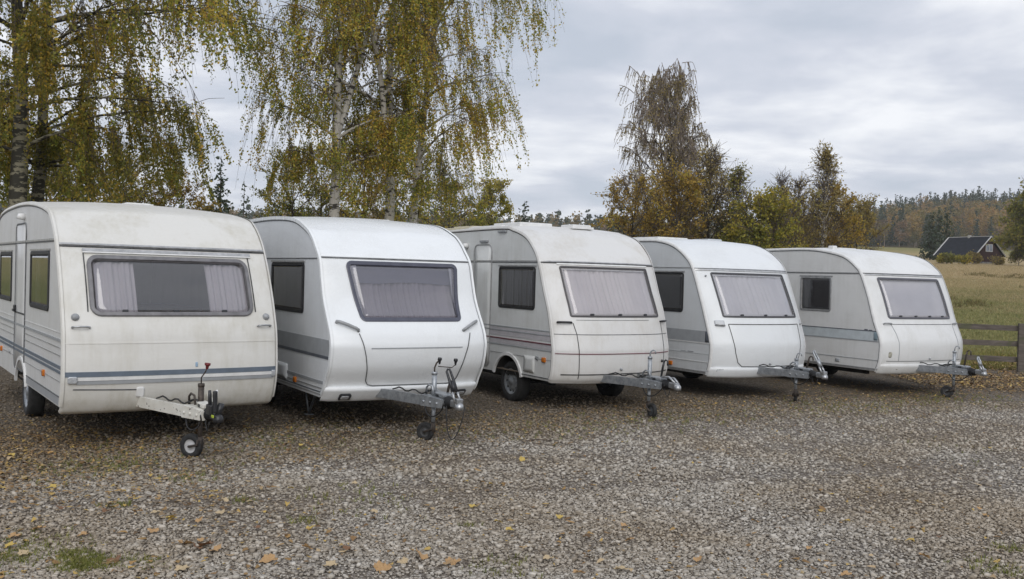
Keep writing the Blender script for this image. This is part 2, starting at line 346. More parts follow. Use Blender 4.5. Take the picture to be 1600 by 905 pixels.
# gravel yard sheet
def yard():
    m = NT('gravel_ground'); g = m.n('NewGeometry'); v = g.outputs['Position']
    def vor(scale, rand=1.0):
        x = m.n('TexVoronoi', Scale=scale, Randomness=rand); m.l(v, x.inputs['Vector']); return x
    a = vor(34.0); b = vor(62.0); 
    stone = m.n('SeparateColor'); m.l(a.outputs['Color'], stone.inputs[0])
    sb = m.n('SeparateColor'); m.l(b.outputs['Color'], sb.inputs[0])
    grey = m.ramp(stone.outputs[0], [(0, (.130, .111, .091)), (.4, (.247, .215, .182)), (.75, (.364, .332, .299)), (1, (.546, .507, .455))])
    brown = m.ramp(sb.outputs[1], [(0, (.117, .085, .052)), (.5, (.221, .163, .104)), (1, (.351, .273, .182))])
    big = m.n('TexNoise', Scale=.38, Detail=5.0, Roughness=.6, Distortion=.4); m.l(v, big.inputs[0])
    pat = m.ramp(big.outputs[0], [(.42, (0, 0, 0)), (.62, (1, 1, 1))])
    sp = m.n('SeparateXYZ'); m.l(v, sp.inputs[0])
    # fine dirt and leaf dust gather where the caravans stand, painted darker to deepen the shade beneath them; worn bare gravel in front of them
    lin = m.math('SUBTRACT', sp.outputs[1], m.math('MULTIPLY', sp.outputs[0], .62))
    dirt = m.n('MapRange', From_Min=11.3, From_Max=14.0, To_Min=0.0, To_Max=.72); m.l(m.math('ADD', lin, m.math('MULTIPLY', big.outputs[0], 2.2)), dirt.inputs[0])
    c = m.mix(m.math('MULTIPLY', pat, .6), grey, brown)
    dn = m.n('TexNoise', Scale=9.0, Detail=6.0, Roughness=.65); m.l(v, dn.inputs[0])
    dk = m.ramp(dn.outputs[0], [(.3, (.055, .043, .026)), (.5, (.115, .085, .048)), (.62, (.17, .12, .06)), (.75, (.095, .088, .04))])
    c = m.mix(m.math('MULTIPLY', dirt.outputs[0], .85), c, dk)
    gapf = m.ramp(a.outputs['Distance'], [(.012*34*.8, (1, 1, 1)), (.62, (.42, .40, .38))]) 
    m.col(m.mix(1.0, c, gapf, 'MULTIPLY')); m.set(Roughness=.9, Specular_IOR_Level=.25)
    inv = m.math('SUBTRACT', 1.0, a.outputs['Distance']); m.bump(m.math('ADD', inv, m.math('MULTIPLY', sb.outputs[0], .3)), .9, .02)
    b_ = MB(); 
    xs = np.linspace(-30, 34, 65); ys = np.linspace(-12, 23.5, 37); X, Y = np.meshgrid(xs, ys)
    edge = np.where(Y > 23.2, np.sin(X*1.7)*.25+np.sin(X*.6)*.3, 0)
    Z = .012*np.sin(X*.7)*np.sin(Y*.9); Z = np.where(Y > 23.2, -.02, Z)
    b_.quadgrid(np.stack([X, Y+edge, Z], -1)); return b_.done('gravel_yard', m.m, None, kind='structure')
yard()

# ------------------------------------------------------------------ caravans
def catmull(P, n=5):
    P = np.asarray(P, float); Q = np.vstack([2*P[0]-P[1], P, 2*P[-1]-P[-2]]); o = []
    for i in range(1, len(Q)-2):
        a, b, c, d = Q[i-1], Q[i], Q[i+1], Q[i+2]
        for t in np.linspace(0, 1, n, endpoint=False):
            o.append(.5*((2*b)+(c-a)*t+(2*a-5*b+4*c-d)*t*t+(3*b-a-3*c+d)*t**3))
    o.append(P[-1]); return np.array(o)
def rrect(a0, a1, b0, b1, r, n=5, tl=0, tr=0):
    """rounded quad outline (a across, b up); tl/tr shift the top corners inward"""
    pts = []
    for cx, cy, s0 in ((a1-r, b0+r, -90), (a1-r-tr, b1-r, 0), (a0+r+tl, b1-r, 90), (a0+r, b0+r, 180)):
        for k in range(n+1):
            t = R_(s0+90*k/n); pts.append((cx+r*math.cos(t), cy+r*math.sin(t)))
    if a1-a0 < .5 and b1-b0 < .5: return pts
    q = []
    for i, p in enumerate(pts):
        c = pts[(i+1) % len(pts)]; k = max(1, int(math.hypot(c[0]-p[0], c[1]-p[1])/.07))
        q += [(p[0]+(c[0]-p[0])*j/k, p[1]+(c[1]-p[1])*j/k) for j in range(k)]
    return q
class Body:
    def __init__(s, S):
        s.S = S; s.W = S['W']; s.B = S['B']; s.arch = S.get('arch', .045)
        P = catmull(S['prof'], 6); s.P = P
        k = int(np.argmax(P[:, 1] > 2.42)); s.kf = k
        s.fz = P[:k+1, 1]; s.fu = P[:k+1, 0]
    def bz(s, z): return s.B*float(np.interp(z, [S0 for S0 in (.5, 1.3, 2.1, 2.42)], [s.S.get('Bl', 1), 1, .7, 0]))
    def pu(s, z): return float(np.interp(z, s.fz, s.fu))
    def edge(s, v):
        r = .035; d = min(v, s.W-v)
        return 0 if d >= r else r*(1-math.sqrt(max(0, 1-(1-d/r)**2)))
    def g(s, v): t = min(max(v/s.W, 0), 1); return 1-abs(2*t-1)**3
    def front0(s, v, z): return Vector((s.pu(z)+s.bz(z)*s.g(v)-s.edge(v), v, z))
    def front(s, v, z, off=0):
        p = s.front0(v, z)
        if off:
            e = .02; v2 = min(max(v, .05), s.W-.05)
            a = s.front0(v2+e, z)-s.front0(v2-e, z); b = s.front0(v2, z+e)-s.front0(v2, z-e)
            p = p+a.cross(b).normalized()*off
        return p
    def left(s, u, z, off=0): return Vector((u, -off, z))
    def right(s, u, z, off=0): return Vector((u, s.W+off, z))
def frame_ring(b, F, path, w, h=.014, base=-.004):
    n = len(path); cx = sum(p[0] for p in path)/n; cy = sum(p[1] for p in path)/n
    inn = []
    for i in range(n):
        p0 = path[i-1]; p1 = path[(i+1) % n]; dx, dy = p1[0]-p0[0], p1[1]-p0[1]; l = math.hypot(dx, dy) or 1
        inn.append((path[i][0]-dy/l*w, path[i][1]+dx/l*w))
    rows = [[F(*p, base) for p in path], [F(*p, h*.7) for p in path]]
    m2 = [(p[0]*.82+q[0]*.18, p[1]*.82+q[1]*.18) for p, q in zip(path, inn)]
    m3 = [(p[0]*.15+q[0]*.85, p[1]*.15+q[1]*.85) for p, q in zip(path, inn)]
    rows += [[F(*p, h) for p in m2], [F(*p, h) for p in m3], [F(*p, base) for p in inn]]
    vs = [[b.bm.verts.new(p) for p in r] for r in rows]
    for i in range(len(rows)-1):
        for k in range(n):
            b.bm.faces.new((vs[i][k], vs[i][(k+1) % n], vs[i+1][(k+1) % n], vs[i+1][k]))
    return inn
def plate(b, F, path, off, depth=.004, rings=4):
    """a filled rounded outline lying on the surface, with an edge"""
    n = len(path); cx = sum(p[0] for p in path)/n; cy = sum(p[1] for p in path)/n
    rr = [[b.bm.verts.new(F(*p, off-depth)) for p in path]]
    for k in range(rings):
        t = 1-k/rings; rr.append([b.bm.verts.new(F(cx+(p[0]-cx)*t, cy+(p[1]-cy)*t, off)) for p in path])
    for i in range(len(rr)-1):
        for k in range(n):
            f = b.bm.faces.new((rr[i][k], rr[i][(k+1) % n], rr[i+1][(k+1) % n], rr[i+1][k])); f.smooth = i > 0
    b.bm.faces.new(rr[-1])
def strip(b, F, pts, w, off=.004, n=10, depth=.008, closed=False):
    """a raised ribbon of width w along a polyline on the surface"""
    P = [];
    for i in range(len(pts)-1):
        a, c = pts[i], pts[i+1]; k = max(1, int(math.hypot(c[0]-a[0], c[1]-a[1])/.035)) if n else 1
        for j in range(k): P.append((a[0]+(c[0]-a[0])*j/k, a[1]+(c[1]-a[1])*j/k))
    P.append(pts[-1]); rows = []
    for i, p in enumerate(P):
        q0 = P[max(i-1, 0)]; q1 = P[min(i+1, len(P)-1)]; dx, dy = q1[0]-q0[0], q1[1]-q0[1]; l = math.hypot(dx, dy) or 1; nx, ny = -dy/l*w/2, dx/l*w/2
        A = (p[0]+nx, p[1]+ny); B_ = (p[0]-nx, p[1]-ny)
        rows.append([b.bm.verts.new(F(*A, off-depth)), b.bm.verts.new(F(*A, off)), b.bm.verts.new(F(*B_, off)), b.bm.verts.new(F(*B_, off-depth))])
    for i in range(len(rows)-1):
        for k in range(3): b.bm.faces.new((rows[i][k], rows[i][k+1], rows[i+1][k+1], rows[i+1][k]))
    b.bm.faces.new(rows[0]); b.bm.faces.new(rows[-1][::-1])
def curtain(parent, F, a0, a1, b0, b1, mat, pleat=.055, amp=.014, depth=.05, seed=0, name='curtain', gather=0):
    rnd = random.Random(seed); n = max(8, int(abs(a1-a0)/pleat*8)); m = 7; ph = [rnd.uniform(0, 6.28) for _ in range(4)]
    P = []
    for j in range(m):
        row = []; t = j/(m-1); z = b0+(b1-b0)*t
        for i in range(n+1):
            x = a0+(a1-a0)*i/n; s = x/pleat*2*math.pi
            wv = math.sin(s+.9*math.sin(x*9+ph[0])+.25*t)*amp*(.7+.5*math.sin(x*5+ph[1]))*(1-.3*t)+math.sin(s*.37+ph[2])*amp*.5
            sh = gather*(1-t)*(x-(a0+a1)/2)
            row.append(F(x-sh, z+(.01*math.sin(x*6+ph[3]) if j == 0 else 0), -depth+wv))
        P.append(row)
    b = MB(); b.quadgrid(P); return b.done(name, mat, parent)
def window(E, name, F, a0, a1, b0, b1, r, w, fm, gm, cur=(), tl=0, tr=0, label=None, latches=0, h=.014, pane_off=.006):
    path = rrect(a0, a1, b0, b1, r, 5, tl, tr); b = MB(); inn = frame_ring(b, F, path, w, h); f = b.done(name, fm, E)
    if label: f['label'] = label
    b = MB(); plate(b, F, inn, pane_off, .006, 9); b.done('pane', gm, f)
    for k, c in enumerate(cur): curtain(f, F, *c[:4], c[4], seed=k+3, **(c[5] if len(c) > 5 else {}))
    for k in range(latches):
        t = (k+.5)/latches; a = a0+.08+(a1-a0-.16)*t; b = MB()
        plate(b, F, rrect(a-.03, a+.03, b0+w*.9, b0+w*.9+.022, .008, 2), .022, .016, 1); b.done('latch', BLACKP, f)
    return f
def wheel(E, u, v0, side, r=.31, rimm=GALV):
    """v0 = outer face, side -1 means the outer face looks to -v"""
    c = (u, v0, r-.012); ax = (0, side, 0); b = MB()
    b.lathe(c, ax, [(-.19, r*.62), (-.195, r*.8), (-.185, r*.95), (-.16, r), (-.03, r), (-.008, r*.95), (.0, r*.8), (-.006, r*.64), (-.03, r*.62)], 32)
    t = b.done('wheel', TYRE, E)
    b = MB(); b.lathe(c, ax, [(-.19, r*.62), (-.03, r*.63), (-.012, r*.65), (-.008, r*.61), (-.03, r*.56), (-.045, r*.45), (-.03, r*.40), (-.02, r*.30), (-.03, r*.22), (-.012, r*.18), (-.008, .001)], 28); rim = b.done('rim', rimm, t)
    for k in range(10):
        a = 2*math.pi*k/10; q = Vector((u+math.cos(a)*r*.5, v0+side*(-.036), r-.012+math.sin(a)*r*.5)); b = MB()
        b.lathe(q, ax, [(-.004, .018), (.004, .018), (.005, .001)], 8); b.done('vent_hole', RUB, t)
    return t
def jockey(E, u, v, top, trail_px, r=.10, rimm=GALV, post=GALV, low=.0, crank='hook', yaw=0, tw=.055, S_off=.10):
    """clamped tube, wheel on its fork, crank handle"""
    b = MB(); b.tube([(u, v, .17), (u, v, .45)], .024, 12); b.tube([(u, v, .42), (u, v, top-.02)], .030, 14); b.tube([(u, v, top-.02), (u, v, top+.012)], .034, 12)
    root = b.done('jockey_wheel', post, E)
    fwd = Vector((-math.cos(yaw), math.sin(yaw), 0)); side = Vector((-fwd.y, fwd.x, 0)); off = S_off
    c = Vector((u, v, 0))+fwd*off+Vector((0, 0, r-.008))
    b = MB()
    for s in (-1, 1):
        q = side*s*(tw/2+.014)
        b.tube([Vector((u, v, .19))+q*.6, Vector((u, v, .14))+q, c+q], [.014, .013, .012], 6)
    b.tube([c-side*(tw/2+.02), c+side*(tw/2+.02)], .010, 8); b.tube([Vector((u, v, .22)), Vector((u, v, .10))], .026, 10); b.done('fork', RUST, root)
    b = MB(); h = tw/2
    b.lathe(c, side, [(-h*.8, r*.55), (-h, r*.75), (-h*.85, r*.95), (-h*.4, r), (h*.4, r), (h*.85, r*.95), (h, r*.75), (h*.8, r*.55)], 24); b.done('tyre', TYRE, root)
    b = MB(); b.lathe(c, side, [(-h*.9, .001), (-h*.9, .02), (-h*.5, .028), (-h*.45, r*.5), (-h*.8, r*.57), (h*.8, r*.57), (h*.45, r*.5), (h*.5, .028), (h*.9, .02), (h*.9, .001)], 20); b.done('wheel_hub', rimm, root)
    b = MB()
    if crank == 'hook':
        b.tube([(u, v, top), (u, v, top+.05), (u+.01, v+.01, top+.085), (u+.03, v+.03, top+.10), (u+.05, v+.05, top+.09), (u+.055, v+.055, top+.05)], .010, 8); b.done('crank_handle', GALV, root)
    elif crank == 'red':
        b.tube([(u, v, top), (u, v, top+.07), (u+.03, v+.03, top+.13), (u+.04, v+.04, top+.17)], .007, 8); b.done('crank_handle', RUST, root)
        b = MB(); q = (u+.04, v+.04, top+.155); b.lathe(q, (0.1, 0.1, 1), [(0, .008), (.01, .014), (.035, .017), (.04, .028), (.062, .030), (.066, .001)], 10); b.done('crank_knob', REDP, root)
    elif crank == 'double':
        d = Vector((.62, .78, 0)).normalized(); p = Vector((u, v, top))
        b.tube([p, p+Vector((0, 0, .06)), p+Vector((0, 0, .11))+d*.02, p+Vector((0, 0, .145))+d*.05], .010, 8)
        b.tube([p+Vector((0, 0, .075))+d*.04, p+Vector((0, 0, .068))+d*.20, p+Vector((0, 0, .10))+d*.24], .006, 6); b.done('crank_handle', RUST, root)
        for q in (p+Vector((0, 0, .10))+d*.055, p+Vector((0, 0, .095))+d*.24):
            b = MB(); b.lathe(q, (.1, 0, 1), [(0, .009), (.02, .013), (.045, .018), (.05, .026), (.075, .024), (.08, .001)], 10); b.done('crank_knob', BLACKP, root)
    b = MB(); b.box((u-.045, v-.05, .43), (u+.045, v+.05, .50), .008); b.tube([(u-.06, v-.05, .47), (u-.12, v-.07, .53)], .010, 6); b.done('clamp', post, root)
    return root
def coupling_set(E, W, S):
    """A-frame drawbar, overrun damper, head and levers"""
    c = W/2; uh = S['uh']; m = S.get('dm', GALV); zt, zb = .53, .42; ue = uh-.30
    for s in (-1, 1):
        b = MB(); P0 = Vector((-1.6, c+s*.92, 0)); P1 = Vector((ue-.02, c+s*.045, 0)); d = (P1-P0).normalized(); n = Vector((-d.y, d.x, 0))*.022
        for (z0, z1) in ((zb, zt),):
            vs = []
            for P, k in ((P0, 0), (P1, 1)):
                for q in (-1, 1):
                    for z in (z0+(.0 if k else .0), z1): vs.append(b.bm.verts.new(P+n*q+Vector((0, 0, z))))
            for f in ((0, 1, 3, 2), (4, 6, 7, 5), (0, 4, 5, 1), (2, 3, 7, 6), (1, 5, 7, 3), (0, 2, 6, 4)): b.bm.faces.new([vs[i] for i in f])
        # flanges
        b.box((0, 0, 0), (1, 1, 1)) if False else None
        b.done('drawbar_beam', m, E)
    b = MB(); hw0, hw1 = .175, .085; u0, u1 = ue-.33, ue+.02; vs = []
    for (u, hw, zz0, zz1) in ((u0, hw0, zb-.004, zt+.012), (u1, hw1, zb+.004, zt-.012)):
        for q in (-1, 1):
            vs.append(b.bm.verts.new((u, c+q*hw, zz0))); vs.append(b.bm.verts.new((u, c+q*hw, zz1)))
    # side cheeks and top plate (open underneath)
    for f in ((0, 1, 5, 4), (2, 3, 7, 6), (1, 3, 7, 5), (4, 5, 7, 6)): b.bm.faces.new([vs[i] for i in f])
    b.box((u0+.02, c-.06, zt+.003), (u1-.03, c+.06, zt+.045), .012)
    for k in range(3):
        for q in (-1, 1): b.lathe((u0+.05+.11*k, c+q*(hw0+(hw1-hw0)*(.05+.11*k)/(u1-u0)), .47), (0, q, 0), [(-.002, .016), (.01, .016), (.012, .001)], 6)
    b.done('drawbar_head', m, E)
    # bolts and a ridge along the top flange of the beams
    b = MB(); b.tube([(ue-.36, c-.09, zt), (ue-.34, c-.10, zt+.09), (ue-.29, c-.095, zt+.125), (ue-.23, c-.08, zt+.11), (ue-.21, c-.075, zt+.02)], .012, 8); b.done('cable_guide', m if m is not CHIP else RUST, E)
    # bellows
    b = MB(); pr = [(0, .03)]
    for k in range(6): pr += [(.004+k*.021, .052-.002*k), (.014+k*.021, .072-.004*k)]
    pr += [(.135, .03)]; b.lathe((ue, c, .485), (1, 0, 0), pr, 18); b.done('bellows', RUB, E)
    kind = S['head']
    b = MB(); b.tube([(ue+.12, c, .485), (uh-.10, c, .485)], .026, 12)
    hm = BLACKP if kind == 'black' else STEEL
    b.box((uh-.16, c-.045, .455), (uh-.03, c+.045, .535), .014); b.lathe((uh-.02, c, .44), (0, 0, 1), [(0, .026), (0, .048), (.03, .050), (.055, .044), (.075, .024), (.079, .001)], 16)
    head = b.done('coupling_head', hm, E)
    if kind == 'black':
        b = MB(); b.tube([(uh-.12, c-.045, .52), (uh-.14, c-.05, .70), (uh-.145, c-.05, .735)], [.022, .018, .014], 8); b.box((uh-.20, c-.07, .50), (uh-.06, c+.03, .60), .015)
        b.done('coupling_lever', BLACKP, head)
        b = MB(); b.box((uh-.06, c-.05, .53), (uh-.015, c-.01, .74), .012, Matrix.Translation((0, 0, 0))); b.tube([(uh-.03, c, .5), (uh-.03, c+.03, .62)], .03, 8); b.done('handbrake_lever', BLACKP, E)
        b = MB(); b.box((uh-.03, c-.068, .49), (uh+.02, c-.055, .515), .004); b.done('wear_indicator', plain('lime_plastic', (.45, .55, .05)), head)
        b = MB(); b.tube([(ue-.05, c+.06, .5), (ue-.03, c+.08, .66), (ue-.06, c+.09, .70), (ue-.10, c+.09, .69)], .011, 6); b.done('spare_hook', WHITE, E)
    elif kind == 'up' or kind == 'slope':
        # stabiliser head with a slotted handle
        if kind == 'up': A = [Vector((uh-.03, c-.015, .52)), Vector((uh-.10, c-.03, .66)), Vector((uh-.20, c-.05, .86))]
        else: A = [Vector((uh-.03, c, .52)), Vector((uh-.10, c, .63)), Vector((uh-.14, c, .74))]
        b = MB()
        d = (A[1]-A[0]).normalized(); 
        for q in (-1, 1): b.tube([A[0]+Vector((0, q*.036, 0)), A[1]+Vector((0, q*.026, 0))], [.016, .013], 6)
        b.box((uh-.09, c-.04, .50), (uh+.0, c+.04, .56), .012)
        b.done('handle_yoke', STEEL, head)
        b = MB()
        for q in (-1, 1): b.tube([A[1]+Vector((0, q*.028, 0))-(A[1]-A[0])*.25, A[1]+(A[2]-A[1])*.45+Vector((0, q*.026, 0)), A[2]+Vector((0, q*.024, -.02)), A[2]+Vector((0, q*.008, .012))], [.015, .016, .013, .012], 8)
        b.tube([A[1]-(A[2]-A[1])*.15, A[1]+(A[2]-A[1])*.4], [.03, .022], 8)
        b.done('coupling_lever', BLACKP if S.get('dark_lever') else GALV, head)
    elif kind == 'flat':
        b = MB(); b.tube([(uh-.05, c-.02, .53), (uh-.16, c-.035, .60), (uh-.30, c-.04, .59)], [.016, .018, .014], 8); b.tube([(uh-.05, c+.03, .53), (uh-.14, c+.035, .585), (uh-.28, c+.02, .58)], [.014, .015, .012], 8); b.done('coupling_lever', STEEL, head)
    if kind != 'black':
        hb = S.get('hb', (.0, .30)); x0 = ue-.16; b = MB()
        b.tube([(x0, c+.07, .54), (x0+.03, c+.075, .54+hb[1]*.6), (x0+.05, c+.08, .54+hb[1]*.92)], [.013, .016, .014], 8)
        b.tube([(x0+.05, c+.08, .54+hb[1]*.92), (x0+.075, c+.085, .54+hb[1]), (x0+.11, c+.09, .54+hb[1]*.96), (x0+.115, c+.09, .54+hb[1]*.72)], .012, 8); b.done('handbrake_lever', BLACKP if not S.get('light_hb') else RUST, E)
    # spring cylinder and brake rod
    b = MB(); b.tube([(x_, c+.07, .55) for x_ in (ue-.30, ue-.08)], .026, 10); b.tube([(-1.5, c, .43), (ue-.2, c, .43)], .009, 6); b.done('brake_rod', RUST if m is CHIP else GALV, E)
    if S.get('cable'):
        b = MB(); pts = []
        for k in range(15):
            t = k/14; a = -.3+t*3.7
            pts.append((uh-.02-.12*t, c+.02-.14*math.sin(t*math.pi/2)*1.2+.05, .47-.36*math.sin(t*math.pi)**.75))
        b.tube(pts, .0065, 6); b.done('breakaway_cable', RUB, E)
    else:
        b = MB(); pts = [(uh-.10-.12*t, c-.06, .44-.10*math.sin(t*math.pi)) for t in np.linspace(0, 1, 8)]; b.tube(pts, .006, 6); b.done('breakaway_cable', RUB, E)
    # electric cable and plug hung on the drawbar
    b = MB(); pts = [(ue-.5+.32*t, c-.03-.02*math.sin(t*9), zt+.02+.03*math.sin(t*math.pi)) for t in np.linspace(0, 1, 8)]; b.tube(pts, .011, 6); b.tube([pts[-1], (pts[-1][0]+.07, pts[-1][1], pts[-1][2])], .026, 10); b.done('electric_plug', BLACKP, E)
    b = MB(); b.tube([(ue-.34+.52*t, c-.12-.03*math.sin(t*7), .50-.17*math.sin(t*math.pi)-.04*math.sin(t*2*math.pi)) for t in np.linspace(0, 1, 12)], .0085, 6); b.done('electric_lead', RUB, E)
    b = MB(); b.tube([(ue-.9+.62*t, c-.27+.17*t, zt+.012+.035*math.sin(t*math.pi*2.5)**2) for t in np.linspace(0, 1, 12)], .009, 6); b.done('electric_lead', RUB, E)
    jockey(E, S['uj'], c+S.get('jv', 0), S['jt'], 0, **S.get('jk', {}))

def caravan(S):
    O = Vector((*S['O'], 0)); th = S['th']
    E = bpy.data.objects.new('caravan', None); C.objects.link(E)
    v = Vector((math.cos(th), math.sin(th), 0))
    E.location = O+v*S.get('v0', 0); E.rotation_euler = (0, 0, th-math.pi/2)
    E['label'] = S['label']; E['category'] = 'caravan'; E['group'] = 'caravans parked in a row on the gravel'
    B = Body(S); W = B.W; P = B.P; pm, ps = S['paint'], S['side']
    fw = S['fw']     # front window v0 v1 z0 z1
    # ---- shell: front, roof and rear in one skin, with the opening for the front window
    hv0, hv1, hz0, hz1 = fw[0]+.05, fw[1]-.05, fw[2]+.05, fw[3]-.05
    rows = [(u, z, True) for u, z in P[:B.kf+1]]
    for z in (hz0, hz1): rows.append((B.pu(z), z, True))
    rows.sort(key=lambda a: a[1]); rows += [(u, z, False) for u, z in P[B.kf+1:]]
    umid = P[:, 0].min()/2; cols = sorted(set([0, .004, .012, .022, .035, .08, .16, hv0, hv1, W-.16, W-.08, W-.035, W-.022, W-.012, W-.004, W]+list(np.linspace(.24, W-.24, 22))))
    cols = [c for c in cols if not (c not in (hv0, hv1) and min(abs(c-hv0), abs(c-hv1)) < .03)]
    G = []
    nP = len(rows)
    for i, (u, z, fr) in enumerate(rows):
        # local outward normal in the profile plane
        a = rows[max(i-1, 0)]; b_ = rows[min(i+1, nP-1)]; dx, dz = b_[0]-a[0], b_[1]-a[1]; l = math.hypot(dx, dz) or 1; nx, nz = dz/l, -dx/l
        wa = sstep(z, 2.25, 2.6); r = []
        for vv in cols:
            e_ = B.edge(vv); t = 2*vv/W-1
            q = B.bz(z)*B.g(vv) if u > umid else 0
            r.append((u+q-nx*e_, vv, z-nz*e_+float(wa)*B.arch*(1-t*t)))
        G.append(r)
    b = MB(); zs = [r[1] for r in rows]
    def skip(i, j): return rows[i][2] and rows[i+1][2] and zs[i] >= hz0-1e-4 and zs[i+1] <= hz1+1e-4 and cols[j] >= hv0-1e-4 and cols[j+1] <= hv1+1e-4
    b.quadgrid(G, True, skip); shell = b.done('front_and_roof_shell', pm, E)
    # ---- sides
    uw, rw = S['uw'], S.get('rw', .39); zsk = S.get('zsk', .43)
    def outline(side):
        pts = [(u-(0.035 if 0 else 0), z) for u, z in P if z >= zsk]
        # pull in by the corner radius
        q = []
        for i, (u, z) in enumerate(pts):
            a = pts[max(i-1, 0)]; c_ = pts[min(i+1, len(pts)-1)]; dx, dz = c_[0]-a[0], c_[1]-a[1]; l = math.hypot(dx, dz) or 1
            q.append((u-dz/l*.034, z+dx/l*.034))
        q[0] = (q[0][0], zsk); q[-1] = (q[-1][0], zsk)
        arc = []; a0 = math.asin(min(1, (zsk-.30)/rw))
        for k in range(13): t = math.pi-a0-(math.pi-2*a0)*k/12; arc.append((uw+rw*math.cos(t)*1.02, .30+rw*math.sin(t)))
        return q, arc
    for side, F in ((-1, B.left), (1, B.right)):
        q, arc = outline(side); loop = q+arc; b = MB(); es = []
        def addloop(l, off):
            vs = [b.bm.verts.new(F(*p, off)) for p in l]; return [b.bm.edges.new((vs[i], vs[(i+1) % len(vs)])) for i in range(len(vs))]
        es += addloop(loop, 0)
        wins = S['wins'] if side < 0 else S.get('wins_r', [dict(a=(-2.0, -.75, 1.42, 2.03))])
        for wn in wins:
            a0, a1, b0, b1 = wn['a']; es += addloop([(a0+.04, b0+.04), (a1-.04, b0+.04), (a1-.04, b1-.04), (a0+.04, b1-.04)], 0)
        bmesh.ops.triangle_fill(b.bm, edges=es, use_beauty=True, use_dissolve=False)
        # wheel arch inner housing
        vs0 = [b.bm.verts.new(F(*p, 0)) for p in arc]; vs1 = [b.bm.verts.new(F(*p, -.30)) for p in arc]
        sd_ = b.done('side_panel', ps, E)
        b = MB(); P2 = [[F(*p, -.002) for p in arc], [F(*p, -.32) for p in arc]]; b.quadgrid(P2); b.poly([F(*p, -.32) for p in arc]); b.done('wheel_housing', CHAS, E)
        b = MB(); A2 = [(uw+(rw+.02)*math.cos(t)*1.02, .30+(rw+.02)*math.sin(t)) for t in np.linspace(math.pi-.25, .25, 18)]; strip(b, F, A2, .045, .022, 0, .03); b.done('wheel_arch_trim', S.get('archm', ps), E)
        # corner rail following the profile
        b = MB(); rail = []
        Q = [(u, z) for u, z in P if z >= .44][::1]
        pr = []
        for i, (u, z) in enumerate(Q):
            a = Q[max(i-1, 0)]; c_ = Q[min(i+1, len(Q)-1)]; dx, dz = c_[0]-a[0], c_[1]-a[1]; l = math.hypot(dx, dz) or 1; n = (dz/l, -dx/l)
            rwid = S.get('rail', .028); ring = []
            for (al, of) in ((-.040, .0), (-.038, .010), (-.030, .016), (-.040+rwid, .014), (.004, .004)):
                # al: along profile normal (outwards), of: out of the side plane
                ring.append(F(u+n[0]*al, z+n[1]*al, of))
            ring.append(Vector((u+n[0]*.010, ring[0][1]+(.018 if side < 0 else -.018), z+n[1]*.010)))
            rail.append(ring)
        b.quadgrid(rail, False); b.done('corner_rail', S['railm'], E)
        b = MB(); strip(b, F, [(Q[i][0]-.0, Q[i][1]) for i in range(len(Q))], .001, 0, 0) if False else None
        pts = []
        for i, (u, z) in enumerate(Q):
            a = Q[max(i-1, 0)]; c_ = Q[min(i+1, len(Q)-1)]; dx, dz = c_[0]-a[0], c_[1]-a[1]; l = math.hypot(dx, dz) or 1; n = (dz/l, -dx/l); pts.append((u-n[0]*.046, z-n[1]*.046))
        strip(b, F, pts, .010, .006, 0); b.done('rail_seal', S.get('sealm', GROOVE), E)
        for wn in wins:
            a0, a1, b0, b1 = wn['a']
            window(E, 'side_window', F if side < 0 else (lambda a, z, o=0, F=F: F(a, z, o)), a0, a1, b0, b1, .06, wn.get('w', .035), wn.get('fm', RUB), wn.get('gm', G_DRK), wn.get('cur', ()), label=wn.get('label'))
            if side < 0:
                b = MB(); strip(b, F, [(a0-.02, b1+.012), (a1+.02, b1+.012)], .02, .014); b.done('window_hinge_rail', ALU, E)
        wheel(E, uw, .05 if side < 0 else W-.05, side, rimm=S.get('rimm', GALV))
    # ---- underbody, floor, interior
    u0 = P[:, 0].min(); b = MB(); b.box((u0+.1, .06, .40), (.22, W-.06, .46)); b.box((u0+.3, .35, .30), (-.2, .42, .40)); b.box((u0+.3, W-.42, .30), (-.2, W-.35, .40)); b.box((uw-.05, .2, .26), (uw+.05, W-.2, .33)); b.done('chassis', CHAS, E)
    b = MB(); b.box((u0+.12, .02, .465), (.2, W-.02, .48)); b.done('floor', FLOORM, E)
    b = MB(); b.box((-.55, .08, .48), (.15, W-.08, .95), .02); b.done('interior_bench', CUP, E); b = MB(); b.box((-3.6, W-.62, .48), (-2.2, W-.04, 1.35), .02); b.done('interior_counter', CUP, E); b = MB(); b.box((-3.4, .05, .48), (-3.0, .6, 2.3), .01); b.done('interior_wardrobe', CUP, E)
    # ---- front window
    window(E, 'front_window', B.front, *fw[:4], fw[4], fw[5], S['fwm'], S['fwg'], S['fcur'], tl=fw[6], tr=fw[7], latches=S.get('lat', 3), h=S.get('fh', .016))
    # ---- trim rail across the front at the roof joint
    zt = S['zt']; 
    for dz, wd, mt, nm in S['gutter']:
        b = MB(); strip(b, B.front, [(.012, zt+dz), (W-.012, zt+dz)], wd, .012, 10, .016); b.done(nm, mt, E)
    for name, pts, wd, mt, off in S.get('fstrips', []):
        b = MB(); strip(b, B.front, pts, wd, off, 10, .008+off); b.done(name, mt, E)
    for name, pts, wd, mt, off in S.get('sstrips', []):
        for F in ((B.left, B.right) if name != 'nameplate' else (B.left,)):
            b = MB(); strip(b, F, [(min(a, B.pu(z)-.05 if z < 2.3 else a), z) for a, z in pts], wd, off, 0, .002+off); b.done(name, mt, E)
    for name, path, mt, off in S.get('fplates', []):
        b = MB(); plate(b, B.front, path, off, off+.006, 3); b.done(name, mt, E)
    for name, path, mt, off in S.get('splates', []):
        b = MB(); plate(b, B.left, path, off, off+.004, 2); b.done(name, mt, E)
